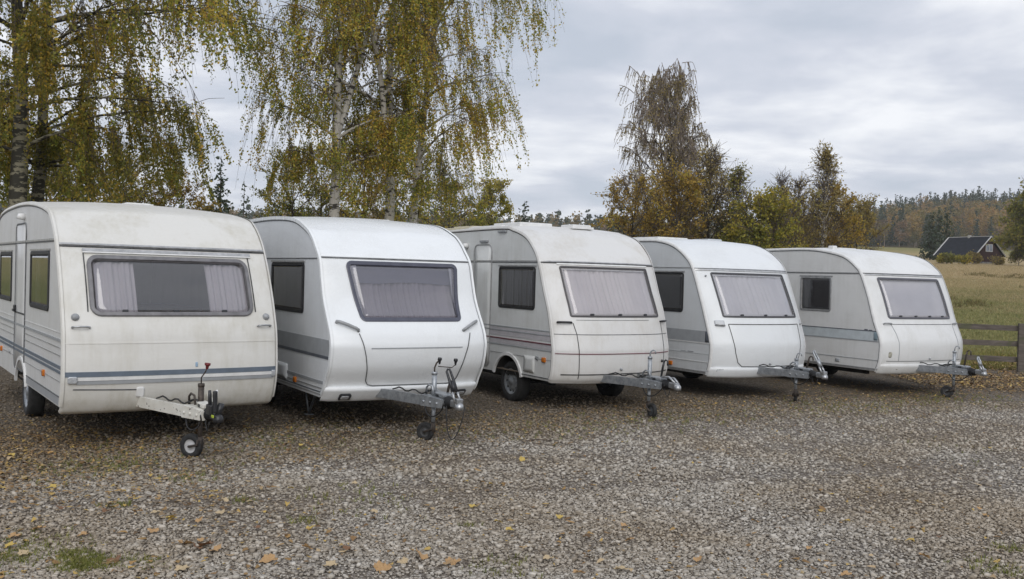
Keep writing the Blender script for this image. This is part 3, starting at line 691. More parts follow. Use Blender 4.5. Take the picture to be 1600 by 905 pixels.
    for name, A, A2, r, mt in S.get('handles', []):
        b = MB(); p = B.front(*A, .0); q = B.front(*A2, .0); n = (B.front(*A, .05)-p); m1 = p+n*.8+(q-p)*.12; m2 = q+n*.8+(p-q)*.12
        b.tube([p, p+n*.5, m1, (m1+m2)/2+n*.1, m2, q+n*.5, q], r, 8); b.box((0, 0, 0), (.001, .001, .001)) if False else None
        h = b.done(name, mt, E)
    for name, A, r, mt in S.get('rounds', []):
        b = MB(); p = B.front(*A, 0); n = (B.front(*A, .05)-p).normalized(); b.lathe(p, n, [(-.01, r*1.15), (.012, r*1.15), (.016, r), (.022, r), (.034, r*.7), (.038, .001)], 18); b.done(name, mt, E)
    # ---- front bumper / skirt
    if 'bumper' in S:
        bz, bo, bot = S['bumper']; rows_ = []
        prof = [(bz+.006, .0), (bz, bo), (bz-.05, bo+.01), (bot+.03, bo+.004), (bot, bo-.02), (bot-.005, bo-.08)]
        for z, o_ in prof: rows_.append([B.front(vv, max(z, .41), 0)+Vector((o_, 0, z-max(z, .41))) for vv in np.linspace(0.0, W, 25)])
        b = MB(); b.quadgrid(rows_); b.done('front_bumper', pm, E)
    # ---- door
    if 'door' in S:
        a0, a1, b0, b1 = S['door']; F = B.left; path = rrect(a0, a1, b0, b1, .12, 5); b = MB(); frame_ring(b, F, path, .022, .013); d = b.done('door_frame', S.get('doorm', ALU), E)
        b = MB(); plate(b, F, rrect(a0+.02, a1-.02, b0+.02, b1-.02, .10, 5), .007, .008, 2); dr = b.done('door', ps, E)
        b = MB(); b.box((a0+.04, -.035, 1.27), (a0+.12, -.005, 1.36), .01); b.box((a0+.06, -.05, 1.28), (a0+.14, -.033, 1.31), .006); b.done('handle', BLACKP, dr)
        if 'door_split' in S:
            b = MB(); strip(b, F, [(a0+.02, S['door_split']), (a1-.02, S['door_split'])], .02, .012); b.done('door_split_seal', DARKL, dr)
    for (uu, zz) in S.get('lamps', []):
        b = MB(); plate(b, B.left, rrect(uu-.045, uu+.045, zz-.035, zz+.035, .015, 3), .022, .024, 2); b.done('side_marker_light', AMB, E)
    for (kind, uu, zz) in S.get('awning', []):
        b = MB()
        if kind == 'lamp': b.box((uu-.07, -.05, zz-.035), (uu+.07, 0, zz+.03), .012); b.done('awning_lamp', YELW, E)
        if kind == 'vent': b.tube([(uu, 0, zz), (uu, -.05, zz), (uu, -.055, zz-.03)], .045, 12); b.done('flue_cowl', WHITE, E)
        if kind == 'cap': b.box((uu-.12, -.035, zz-.015), (uu+.12, 0, zz+.02), .01); b.done('drip_cap', GREYP, E)
        if kind == 'lock': b.lathe((uu, 0, zz), (0, -1, 0), [(0, .026), (.014, .026), (.016, .001)], 12); b.done('locker_lock', GREYP, E)
    for (u_, v_, lu, lv, h, mt, nm) in S.get('roof', []):
        t = 2*v_/W-1; z0 = float(np.interp(-u_, -P[:, 0][B.kf:], P[:, 1][B.kf:]))+B.arch*(1-t*t)-.015
        b = MB(); b.box((u_-lu/2, v_-lv/2, z0), (u_+lu/2, v_+lv/2, z0+h), min(.02, h*.3)); b.box((u_-lu/2-.03, v_-lv/2-.03, z0-.01), (u_+lu/2+.03, v_+lv/2+.03, z0+.025), .006); b.done(nm, mt, E)
    if S.get('steady'):
        b = MB(); a = Vector((-1.0, .35, .42)); q = Vector((-1.10, .35, .03)); b.tube([a+Vector((.25, 0, 0)), q], .018, 6); b.tube([a+Vector((-.3, 0, 0)), q+Vector((-.02, 0, .02))], .012, 6); b.box((q.x-.06, q.y-.05, 0), (q.x+.06, q.y+.05, .02), .005); b.done('corner_steady', GALV, E)
    coupling_set(E, W, S)
    return E, B

roofR = lambda L, top, a, h=.42: [(-L+1.0, top), (-L+.45, top-.10), (-L+.15, top-.35), (-L+.03, 1.9), (-L, 1.3), (-L+.02, .8), (-L+.08, h)]
def hstr(z, a=-4.6, b=9): return [(a, z), (b, z)]

W1 = 2.25
C1 = dict(O=(-4.778, 10.234), th=.60, wins_r=[], W=W1, B=.06, arch=.05, paint=P1, side=P1s, railm=P1, rail=.022, sealm=GROOVE, uw=-2.28, rw=.40, zsk=.44, archm=WHITE,
  label='cream caravan with open net curtains in its wide front window and a white drawbar',
  prof=[(.28, .36), (.35, .40), (.42, .52), (.47, .70), (.476, .85), (.465, 1.0), (.44, 1.2), (.37, 1.4), (.275, 1.62), (.14, 1.88), (-.01, 2.11), (-.09, 2.21), (-.21, 2.32), (-.36, 2.42), (-.56, 2.50), (-1.17, 2.585), (-1.98, 2.64), (-2.9, 2.655)]+roofR(5.1, 2.62, 0),
  fw=(.262, 1.99, 1.372, 2.005, .11, .048, 0, 0), fwm=plain('brushed_grey_frame', (.20, .195, .20), .35, .4, .15, 10), fwg=G_SMK, fh=.02, lat=3,
  fcur=[(.33, .74, 1.40, 1.96, CUR_W, dict(pleat=.062, amp=.017)), (1.50, 1.95, 1.40, 1.96, CUR_W, dict(pleat=.062, amp=.017))],
  zt=2.105, gutter=[(.012, .018, ALU, 'roof_joint_rail'), (-.012, .014, DARKL, 'roof_joint_seal')],
  fstrips=[('window_track', [(.235, 2.055), (2.045, 2.055)], .030, ALU, .016), ('window_track_lip', [(.235, 2.028), (2.045, 2.028)], .012, WHITE, .022), ('window_side_trim', [(.242, 2.05), (.242, 1.42)], .012, DARKL, .006), ('window_side_trim', [(2.012, 2.05), (2.012, 1.42)], .012, DARKL, .006),
    ('front_stripe', [(.02, .785), (W1-.02, .785)], .05, STR_B, .010), ('front_stripe', [(.13, .738), (W1-.05, .738)], .034, WHITE, .014), ('front_stripe', [(.13, .70), (W1-.05, .70)], .034, STR_G, .012),
    ('front_crease', [(.02, 1.10), (W1-.02, 1.10)], .012, P1, .004), ('lower_crease', [(.1, .63), (.73, .61)], .012, GROOVE, .004)],
  fplates=[('front_marker_light', rrect(.045, .135, .695, .765, .015, 3), LENS, .024), ('front_marker_light', rrect(W1-.075, W1-.03, .70, .77, .012, 3), LENS, .024), ('drawbar_cover_plate', rrect(.71, .79, .53, .64, .02, 3), WHITE, .012), ('blue_tag', rrect(1.31, 1.335, .835, .885, .006, 2), BLUEP, .006)],
  handles=[('grab_handle', (.085, 1.258), (.25, 1.258), .010, STEEL), ('grab_handle', (2.02, 1.262), (2.17, 1.262), .010, STEEL)],
  rounds=[('round_reflector', (.119, 1.363), .034, GREYP), ('round_reflector', (2.131, 1.366), .034, GREYP)],
  wins=[dict(a=(-1.69, -.40, 1.385, 2.045), w=.05, gm=G_DRK, cur=[(-1.62, -1.40, 1.42, 2.0, CUR_W, dict(pleat=.05)), (-.66, -.47, 1.42, 2.0, CUR_W, dict(pleat=.05))]), dict(a=(-4.4, -3.25, 1.385, 2.045), w=.05, gm=G_DRK, cur=[(-3.9, -3.3, 1.42, 2.0, CUR_W, dict(gather=.5))])],
  door=(-2.90, -2.05, .55, 2.40), doorm=GROOVE, door_split=1.27,
  sstrips=[('side_rail', hstr(2.165), .022, ALU, .012), ('side_rail_seal', hstr(2.145), .012, GROOVE, .008), ('side_moulding', hstr(1.122), .028, STR_G, .010), ('side_rib', hstr(1.045), .008, ALU, .006), ('side_rib', hstr(.965), .008, ALU, .006), ('side_rib', hstr(1.20), .006, P1s, .006),
    ('side_stripe', hstr(.845), .034, STR_B, .009), ('side_stripe', hstr(.795), .028, STR_B, .009), ('side_rib', hstr(.70), .006, ALU, .006), ('skirt_panel', hstr(.50, -1.85, .36), .085, STR_G, .008), ('skirt_seal', hstr(.545, -1.85, .36), .010, GROOVE, .012)],
  lamps=[(-.62, .70), (-4.1, .70)], awning=[('vent', -2.25, 2.47), ('lock', -3.3, .72)],
  roof=[(-2.2, 1.3, .3, .3, .035, WHITE, 'roof_vent')],
  uh=1.95, uj=1.37, jt=.74, jv=.0, head='black', dm=CHIP, jk=dict(r=.125, tw=.07, crank='red', post=RUST, rimm=plain('pale_hub', (.5, .5, .5), .5), yaw=-.61))
W2 = 2.015
C2 = dict(O=(-2.285, 11.765), th=.534, v0=-.1, W=W2, B=.09, Bl=1.2, arch=.04, paint=P2, side=P2s, railm=P2, rail=.050, sealm=GROOVE, uw=-2.4, zsk=.42,
  label='glossy bright white caravan with a big dark trapezoid front window and slanted grab rails',
  prof=[(.30, .41), (.40, .50), (.47, .62), (.585, .80), (.635, 1.0), (.62, 1.12), (.56, 1.25), (.35, 1.56), (.255, 1.8), (.165, 2.05), (.02, 2.20), (-.12, 2.32), (-.32, 2.425), (-.80, 2.555), (-1.55, 2.605), (-2.5, 2.61)]+roofR(5.0, 2.58, 0),
  fw=(.375, 1.715, 1.325, 2.035, .07, .052, -.075, -.075), fwm=plain('dusky_window_border', (.075, .078, .105), .2, 0, .1, 8), fwg=glass('violet_smoked_acrylic', (.60, .59, .635)), fh=.012, lat=0,
  fcur=[(.36, 1.72, 1.36, 2.0, CUR_M, dict(pleat=.075, amp=.016)), (.36, 1.72, 1.79, 2.0, BLIND, dict(pleat=.4, amp=.001, depth=.028, name='roller_blind'))],
  zt=2.065, gutter=[(.0, .012, GROOVE, 'roof_joint_seal'), (.014, .012, P2, 'roof_joint_rail')],
  fstrips=[('slot_trim', [(.46, 1.022), (1.655, 1.022)], .012, STR_G, .006),
    ('locker_gap', [(.325, 1.19), (.355, 1.10), (.40, .93), (.435, .77), (.455, .63), (.49, .58), (.56, .565), (1.55, .565), (1.62, .58), (1.655, .63), (1.675, .77), (1.71, .93), (1.755, 1.10), (1.785, 1.19)], .010, GROOVE, .008)],
  fplates=[('bumper_lamp_surround', rrect(.185, .32, .42, .495, .02, 3), BLACKP, .048), ('bumper_lamp', rrect(.205, .30, .435, .48, .015, 3), LENS, .053), ('bumper_lamp_surround', rrect(W2-.30, W2-.17, .42, .495, .02, 3), BLACKP, .048), ('bumper_lamp', rrect(W2-.28, W2-.19, .435, .48, .015, 3), LENS, .053)],
  handles=[('grab_rail', (.09, 1.315), (.32, 1.22), .019, GREYP), ('grab_rail', (W2-.32, 1.22), (W2-.10, 1.32), .019, GREYP)],
  bumper=(.55, .035, .375),
  wins=[dict(a=(-1.72, -.37, 1.375, 2.005), w=.045, gm=G_DRK, cur=[(-1.66, -.43, 1.41, 1.97, CUR_B, dict(pleat=.07, amp=.02))])],
  sstrips=[('side_rail', hstr(2.055), .012, GROOVE, .008), ('side_band', hstr(1.015), .19, STR_G, .005), ('side_stripe', hstr(.902), .036, STR_D, .007), ('side_rib', hstr(.60), .035, STR_G, .007), ('skirt_rib', hstr(.53), .010, ALU, .008), ('skirt_rib', hstr(.485), .012, STR_D, .008), ('skirt_rib', hstr(.455), .010, ALU, .010)],
  splates=[('service_flap', rrect(-1.65, -.95, .50, .70, .02, 3), P2s, .012)],
  lamps=[(-.62, .535)], roof=[(-2.7, .75, .45, .45, .045, WHITE, 'roof_vent'), (-2.2, 1.55, .5, .5, .05, WHITE, 'roof_vent')], steady=True,
  uh=1.92, uj=1.27, jt=.78, head='up', dark_lever=True, cable=True, hb=(0, .17), light_hb=True, jk=dict(crank='double', rimm=plain('dark_hub', (.06, .06, .06)), r=.108, yaw=-.61))
W3 = 2.083
C3 = dict(O=(.428, 14.091), th=.537, W=W3, B=.27, arch=.04, paint=P3, side=P3s, railm=P3, rail=.022, sealm=RUST, uw=-.90, rw=.40, zsk=.42, archm=WHITE,
  label='off-white caravan with maroon pinstripes and a closed pinkish curtain in its front window',
  prof=[(.25, .40), (.31, .47), (.345, .60), (.358, .82), (.345, .95), (.235, 1.38), (.09, 1.72), (-.09, 2.15), (-.235, 2.345), (-.47, 2.52), (-.83, 2.625), (-1.2, 2.665), (-2.9, 2.65)]+roofR(5.0, 2.62, 0),
  fw=(.245, 1.84, 1.345, 2.07, .032, .026, 0, 0), fwm=plain('dark_window_rubber', (.07, .065, .068), .5), fwg=G_CLR, fh=.014, lat=3,
  fcur=[(.27, 1.82, 1.37, 2.05, CUR_P, dict(pleat=.085, amp=.012, depth=.03))],
  zt=2.125, gutter=[(.006, .014, ALU, 'roof_joint_rail'), (-.012, .012, DARKL, 'roof_joint_seal')],
  fstrips=[('window_track', [(.22, 2.097), (W3-.22, 2.097)], .018, WHITE, .012), ('maroon_front_stripe', [(.02, .828), (W3-.02, .828)], .011, STR_R, .008), ('front_crease', [(.02, 1.10), (W3-.02, 1.10)], .010, GROOVE, .003), ('front_crease', [(.32, 1.305), (W3-.5, 1.305)], .006, GROOVE, .003),
    ('panel_gap', [(.27, 1.26), (.305, 1.10), (.318, .82), (.335, .47)], .010, DARKL, .005), ('panel_gap', [(W3-.20, 1.26), (W3-.19, 1.10), (W3-.185, .82), (W3-.18, .50)], .010, GROOVE, .005), ('lower_joint', [(.10, .53), (W3-.05, .545)], .014, DARKL, .006)],
  fplates=[], rounds=[('locker_lock', (1.0, .607), .018, GREYP), ('locker_lock', (1.84, .70), .018, BLACKP)],
  handles=[('grab_handle', (.075, 1.265), (.25, 1.265), .015, BLACKP), ('grab_handle', (W3-.21, 1.28), (W3-.06, 1.28), .015, BLACKP)],
  wins=[dict(a=(-1.235, -.17, 1.415, 2.05), w=.035, gm=G_DRK, cur=[(-1.19, -.22, 1.44, 2.02, CUR_B, dict(pleat=.075, amp=.02, depth=.03)), (-1.15, -.28, 1.46, 2.0, CUR_P, dict(pleat=.08, amp=.018, depth=.02))]), dict(a=(-3.3, -2.18, 1.415, 2.05), w=.035, gm=G_DRK)],
  door=(-2.06, -1.46, .47, 2.40), doorm=ALU,
  sstrips=[('side_rail', hstr(2.13), .022, ALU, .010), ('side_rail_seal', hstr(2.112), .010, GROOVE, .008), ('side_moulding', hstr(1.13), .016, STR_G, .009), ('side_band', hstr(1.045), .12, STR_P, .004), ('side_moulding', hstr(1.07), .016, STR_G, .010), ('maroon_side_stripe', hstr(.945), .017, STR_R, .010), ('side_band', hstr(.90), .07, STR_P, .004), ('side_moulding', hstr(.85), .012, STR_G, .009), ('side_rib', hstr(.72), .006, ALU, .006), ('skirt_joint', hstr(.455, -.48, .30), .014, GROOVE, .010)],
  splates=[('service_flap', rrect(-.43, -.14, .50, .74, .01, 3), P3s, .010), ('water_inlet', rrect(-.10, -.02, .70, .755, .01, 3), GREYP, .012)],
  lamps=[(.12, .715)], awning=[('cap', -1.72, 2.44), ('lamp', -2.55, 2.36), ('vent', -2.3, 2.38), ('cap', -1.15, 2.585)],
  roof=[(-1.6, .62, .85, .6, .07, WHITE, 'roof_vent'), (-2.8, .42, .7, .5, .06, YELW, 'roof_vent'), (-1.0, 1.25, .35, .35, .06, WHITE, 'roof_vent'), (-2.9, .06, 1.3, .07, .05, YELW, 'roof_rail'), (-1.75, .06, 1.0, .05, .04, WHITE, 'roof_rail')],
  uh=1.84, uj=1.22, jt=.83, head='flat', hb=(0, .27), jk=dict(rimm=plain('dark_hub_grey', (.07, .075, .08)), r=.105, yaw=3.3))
W4 = 2.134
C4 = dict(O=(3.026, 16.188), th=.532, W=W4, B=.30, Bl=.95, arch=.035, paint=P4, side=P4s, railm=WHITE, sealm=GROOVE, uw=-2.3, zsk=.39,
  label='rounded white caravan with a mid grey side band and a dark outlined front locker lid',
  prof=[(.34, .365), (.40, .45), (.445, .617), (.456, .85), (.42, 1.0), (.343, 1.21), (.174, 1.64), (-.037, 2.106), (-.212, 2.313), (-.54, 2.506), (-.93, 2.60), (-1.39, 2.62), (-2.5, 2.62)]+roofR(4.8, 2.59, 0),
  fw=(.225, 1.86, 1.325, 2.055, .034, .028, 0, 0), fwm=plain('charcoal_window_rubber', (.06, .06, .066), .45), fwg=G_CLR, fh=.014, lat=3,
  fcur=[(.25, 1.85, 1.35, 2.04, CUR_G, dict(pleat=.11, amp=.012, depth=.03))],
  zt=2.11, gutter=[(.004, .012, GROOVE, 'roof_joint_seal'), (-.016, .024, ALU, 'roof_joint_rail')],
  fstrips=[('locker_gap', [(.285, 1.215), (.31, .93), (.34, .75), (.39, .60), (.47, .535), (1.05, .528), (1.64, .535), (1.74, .60), (1.79, .75), (1.82, .93), (1.85, 1.215)], .011, DARKL, .005), ('locker_top_gap', [(.285, 1.217), (1.85, 1.217)], .012, DARKL, .005)],
  fplates=[('handle_recess', rrect(.09, .23, 1.18, 1.275, .015, 3), STR_L, .010), ('handle_recess', rrect(W4-.20, W4-.09, 1.20, 1.29, .015, 3), STR_L, .010), ('bumper_lamp', rrect(.095, .20, .445, .50, .02, 3), LENS, .03), ('bumper_lamp_hood', rrect(.20, .26, .46, .50, .01, 3), P4, .03)],
  rounds=[('locker_lock', (1.03, .573), .016, GREYP), ('locker_lock', (.14, 1.99), .014, GREYP)],
  handles=[('grab_handle', (.10, 1.20), (.225, 1.19), .011, ALU), ('grab_handle', (W4-.19, 1.22), (W4-.10, 1.22), .011, ALU)],
  bumper=(.515, .03, .35),
  wins=[dict(a=(-1.5, -.275, 1.375, 2.045), w=.03, gm=G_DRK)],
  sstrips=[('side_rail', hstr(2.125), .014, ALU, .008), ('side_band', hstr(1.0), .185, STR_G, .005), ('side_moulding', hstr(.895), .014, WHITE, .009), ('side_rib', hstr(.585), .008, WHITE, .008), ('side_rib', hstr(.72), .006, P4s, .006), ('skirt_rib', hstr(.42), .03, ALU, .010), ('nameplate', [(-.12, .735), (.02, .735)], .018, STR_G, .006), ('nameplate', [(-.30, .735), (-.18, .735)], .006, STR_G, .006)],
  splates=[('band_end', rrect(.30, .385, .91, 1.088, .006, 2), STR_D, .008)],
  lamps=[(-.55, .50)], roof=[(-2.0, .8, .9, .7, .05, WHITE, 'roof_vent'), (-1.7, 1.75, .45, .35, .07, STR_L, 'roof_vent')],
  uh=1.875, uj=1.27, jt=.70, head='up', hb=(0, .22), light_hb=True, jk=dict(rimm=plain('dark_hub_black', (.04, .04, .04)), r=.105, yaw=.82))
W5 = 2.15
C5 = dict(O=(6.281, 17.403), th=.50, W=W5, B=.17, arch=.035, paint=P5, side=P5s, railm=WHITE, sealm=GROOVE, uw=-2.7, zsk=.41,
  label='white caravan with a pale blue side band at the fence end of the row',
  prof=[(.30, .385), (.36, .48), (.402, .643), (.413, .88), (.37, 1.04), (.249, 1.306), (.104, 1.735), (-.07, 2.12), (-.22, 2.28), (-.495, 2.447), (-.95, 2.545), (-1.43, 2.585), (-2.35, 2.58)]+roofR(4.9, 2.55, 0),
  fw=(.245, 1.875, 1.33, 2.06, .05, .04, 0, 0), fwm=plain('smoky_window_border', (.09, .09, .105), .35), fwg=G_CLR, fh=.014, lat=4,
  fcur=[(.25, 1.88, 1.35, 2.04, CUR_G, dict(pleat=.5, amp=.003, depth=.03, name='blind'))],
  zt=2.115, gutter=[(.008, .012, DARKL, 'roof_joint_seal'), (-.012, .020, ALU, 'roof_joint_rail')],
  fstrips=[('locker_top_gap', [(.285, 1.238), (1.86, 1.238)], .010, GROOVE, .004), ('locker_gap', [(.265, 1.235), (.30, 1.08), (.318, .92), (.323, .60)], .008, STR_G, .006), ('locker_gap', [(W5-.265, 1.235), (W5-.28, 1.08), (W5-.25, .92), (W5-.24, .62)], .008, STR_G, .006), ('lower_joint', [(.1, .595), (W5-.1, .60)], .008, GROOVE, .004)],
  fplates=[('grime_patch', rrect(.125, .185, .655, .76, .028, 4), plain('mossy_grime', (.34, .33, .27), .9, 0, .3, 20), .002), ('grime_patch', rrect(.30, .62, .455, .505, .02, 3), MATS['mossy_grime'], .027), ('bumper_lamp', rrect(.10, .205, .455, .515, .02, 3), LENS, .02)],
  rounds=[('locker_lock', (1.05, .64), .014, GREYP)],
  handles=[('grab_handle', (.13, 1.242), (.265, 1.238), .013, GREYP), ('grab_handle', (W5-.24, 1.242), (W5-.11, 1.24), .013, GREYP)],
  bumper=(.54, .025, .365),
  wins=[dict(a=(-1.545, -.765, 1.405, 2.05), w=.035, fm=ALU, gm=G_DRK, cur=[(-1.50, -1.32, 1.44, 2.02, CUR_W, dict(gather=.6, depth=.03))])],
  sstrips=[('side_rail', hstr(2.13), .014, ALU, .008), ('side_rail_seal', hstr(2.116), .008, GROOVE, .008), ('side_band', hstr(1.02), .165, STR_BL, .005), ('side_moulding', hstr(1.108), .014, STR_D, .009), ('side_moulding', hstr(.93), .010, STR_G, .009), ('side_rib', hstr(.60), .008, STR_G, .008), ('skirt_rib', hstr(.44), .03, ALU, .010), ('nameplate', [(.03, 1.125), (.10, 1.125)], .022, STR_D, .008), ('nameplate', [(.13, 1.122), (.20, 1.122)], .012, STR_D, .008)],
  splates=[('band_end', rrect(.24, .325, .95, 1.095, .006, 2), STR_T, .008), ('scuff_plate', rrect(-.62, -.52, .50, .56, .01, 2), STR_G, .008)],
  lamps=[], roof=[(-2.0, 1.4, .6, .5, .045, WHITE, 'roof_vent'), (-1.15, .4, .12, .12, .07, WHITE, 'roof_vent')],
  uh=1.66, uj=1.06, jt=.80, head='slope', hb=(0, .30), light_hb=True, jk=dict(rimm=plain('dark_hub_worn', (.05, .05, .05)), r=.105, yaw=-.5))
for S in (C1, C2, C3, C4, C5): caravan(S)

# ------------------------------------------------------------------ trees
def unit(v): return v/(np.linalg.norm(v, axis=-1, keepdims=True)+1e-9)
class Wood:
    def __init__(s): s.V = []; s.F = []; s.k = 0
    def tube(s, pts, rs, n):
        pts = np.asarray(pts, float); m = len(pts); d = unit(np.gradient(pts, axis=0)); ref = np.array([0, 0, 1.0]) if abs(d[0][2]) < .9 else np.array([1.0, 0, 0])
        a = unit(np.cross(d, ref)); b = np.cross(d, a); t = np.arange(n)*2*math.pi/n
        ring = pts[:, None]+(a[:, None]*np.cos(t)[None, :, None]+b[:, None]*np.sin(t)[None, :, None])*np.asarray(rs)[:, None, None]
        s.V.append(ring.reshape(-1, 3)); i = np.arange(m*n).reshape(m, n)+s.k; j = np.roll(i, -1, 1)
        s.F.append(np.stack([i[:-1], j[:-1], j[1:], i[1:]], -1).reshape(-1, 4)); s.k += m*n
    def build(s, name, mat, parent): return mesh_np(name, np.vstack(s.V), np.vstack(s.F), mat, parent, smooth=True)
def bez(p0, d0, L, n, bend, rng, wob=.06):
    """polyline from p0 along d0, bending by vector bend over its length"""
    t = np.linspace(0, 1, n)[:, None]; p = p0+d0*L*t+np.asarray(bend)*L*t*t
    w = np.cumsum(rng.normal(0, wob*L/n, (n, 3)), 0); w[0] = 0; return p+w
def leaf_quads(P, size, rng, aspect=.62, hang=.0):
    n = len(P); d = rng.normal(size=(n, 3)); d[:, 2] -= hang; d = unit(d); e = unit(np.cross(d, rng.normal(size=(n, 3))))
    s = size*rng.uniform(.6, 1.25, (n, 1)); c = unit(np.cross(d, e))
    a = P; b_ = P+d*s*.5+e*s*aspect*.5+c*s*.06; c_ = P+d*s; d_ = P+d*s*.5-e*s*aspect*.5+c*s*.06
    V = np.stack([a, b_, c_, d_], 1).reshape(-1, 3); return V, np.arange(n*4).reshape(n, 4)
def tree(name, base, H, r0, label, cat, leafm, barkm, twigm, seed=0, spread=2.5, cb=.2, nl=30, ns=6, ntw=6, twl=1.0, droop=1.0, lpt=20, ls=.05, lean=(0, 0), forks=0, prof=None, up=.9, asym=None, group=None, twr=.004, gap=.0, trs=8, tipbare=0.0, lowb=0, limbr=.35, inner=.22, leafclip=None, clump=True, cl3=0, twig_hang_max=None):
    rng = np.random.default_rng(seed); base = np.asarray(base, float)
    E = bpy.data.objects.new(name, None); C.objects.link(E); E.location = base; E['label'] = label; E['category'] = cat
    if group: E['group'] = group
    T = Wood(); Tw = Wood(); o = np.zeros(3); trunks = []
    tp = bez(o, np.array([0, 0, 1.0]), H, 16, (lean[0], lean[1], 0), rng, .035); rad = r0*(1-np.linspace(0, 1, 16)**1.1*.93); rad[0] *= 1.25
    T.tube(tp, rad, 10); trunks.append((tp, rad))
    for k in range(forks):
        i = int(16*rng.uniform(.3, .5)); a = rng.uniform(0, 6.28); fp = bez(tp[i], unit(np.array([math.cos(a)*.33, math.sin(a)*.33, 1.0])), H*(1-i/16)*.92, 12, (0, 0, .1), rng, .05); fr = rad[i]*.75*(1-np.linspace(0, 1, 12)*.92)
        T.tube(fp, fr, 8); trunks.append((fp, fr))
    prof = prof or (lambda t: math.sin(math.pi*min(1, max(.02, (t-cb)/(1.02-cb)))**.75)**.7)
    LP = []; ga = rng.uniform(0, 6)
    for k in range(nl):
        tr, ra = trunks[k % len(trunks)] if forks else trunks[0]
        t = cb+(1-cb)*((k+rng.uniform(0, .8))/nl)
        if tr is not tp and t*H < tr[0][2]: tr, ra = tp, rad
        zz = t*H; i = min(max(int(np.searchsorted(tr[:, 2], zz)), 1), len(tr)-1); q = tr[i]; ga += 2.4+rng.uniform(-.4, .4); L = spread*prof(t)*rng.uniform(.7, 1.15)
        dv = np.array([math.cos(ga), math.sin(ga)])
        if asym is not None: L *= 1+asym[2]*(dv[0]*asym[0]+dv[1]*asym[1])
        L = max(L, .25); el = up*(.55+.75*t)+rng.uniform(-.12, .12); d = unit(np.array([dv[0]*math.cos(el), dv[1]*math.cos(el), math.sin(el)]))
        lp = bez(q, d, L, 8, (0, 0, -.28*droop*(1 if t < .8 else .5)), rng, .07); lr = min(ra[i]*.6, r0*limbr)*(1-np.linspace(0, 1, 8)*.85)+.004
        (T if lr[0] > .03 else Tw).tube(lp, lr, 6)
        dens = float(np.clip(np.exp(rng.normal(-.1, .5)), .25, 1.9)) if clump else 1.0
        nsub = max(2, int(ns*(.4+.6*L/spread)))
        for j in range(nsub):
            u = inner+(1-inner)*(j+rng.uniform(0, .9))/nsub; x = u*7; i0 = min(int(x), 6); pt = lp[i0]+(lp[i0+1]-lp[i0])*(x-i0)
            dd = unit(d+rng.normal(0, .55, 3)+np.array([0, 0, .15-.3*droop])); SL = L*rng.uniform(.22, .5)*(1.15-u*.5)+.12
            sp_ = bez(pt, dd, SL, 6, (0, 0, -.4*droop), rng, .08); Tw.tube(sp_, np.linspace(max(lr[i0]*.5, twr*1.6), twr, 6), 4)
            nt_ = max(2, int(ntw*rng.uniform(.6, 1.3)))
            if rng.uniform() < gap: nt_ = 1
            for h in range(nt_):
                y = rng.uniform(.15, 1)*5; i1 = min(int(y), 4); p2 = sp_[i1]+(sp_[i1+1]-sp_[i1])*(y-i1)
                if droop > .6: dt = unit(np.array([rng.normal(0, .16), rng.normal(0, .16), -1.0])+dd*.35); ln = twl*rng.uniform(.35, 1.25)*(1.0 if rng.uniform() > .15 else 1.5); bd = (0, 0, -.25)
                else: dt = unit(dd*.7+rng.normal(0, .6, 3)+np.array([0, 0, .35])); ln = twl*rng.uniform(.5, 1.2); bd = (0, 0, -.12)
                if twig_hang_max is not None: 
                    ln = min(ln, max(.15, (p2[2]-twig_hang_max)))
                w_ = bez(p2, dt, ln, 5, bd, rng, .06); Tw.tube(w_, [twr, twr, twr*.9, twr*.8, twr*.5], 3)
                nn = rng.poisson(lpt*dens*ln/twl*(1-tipbare*max(0, (t-.45)/.55)))
                if nn > 0:
                    uu = rng.uniform(.05, 1, nn)*4; ii = np.minimum(uu.astype(int), 3); LP.append(w_[ii]+(w_[ii+1]-w_[ii])*(uu-ii)[:, None]+rng.normal(0, ls*.45, (nn, 3)))
    T.build('trunk', barkm, E)
    if Tw.V: Tw.build('twigs', twigm, E)['kind'] = 'stuff'
    LP = np.vstack(LP)
    if cl3:
        ph = rng.uniform(0, 6.28, 12); f = 0
        for q, (a_, b_, c_) in enumerate(((1.9, .7, 1.3), (-.8, 2.1, 1.7), (2.9, -1.6, 1.1), (1.2, 2.6, -2.3))): f = f+np.sin(a_*LP[:, 0]/cl3+b_*LP[:, 1]/cl3+c_*LP[:, 2]/cl3+ph[q])
        LP = LP[rng.uniform(size=len(LP)) < np.clip(.5+.42*f, .10, 1)]
    V, F = leaf_quads(LP, ls, rng, hang=.8 if droop > .6 else .1); mesh_np('crown', V, F, leafm, E)
    return E
def onground(px, D):
    """ground point straight below photo column px at depth D"""
    x = (px-800)/FPX*D; return np.array([x, D, float(terr(x, D))])
def groundcol(px, py, D):
    p = at(px, py, D); return np.array([p[0], p[1], float(terr(p[0], p[1]))])
BL = 'weeping birches behind the caravans'
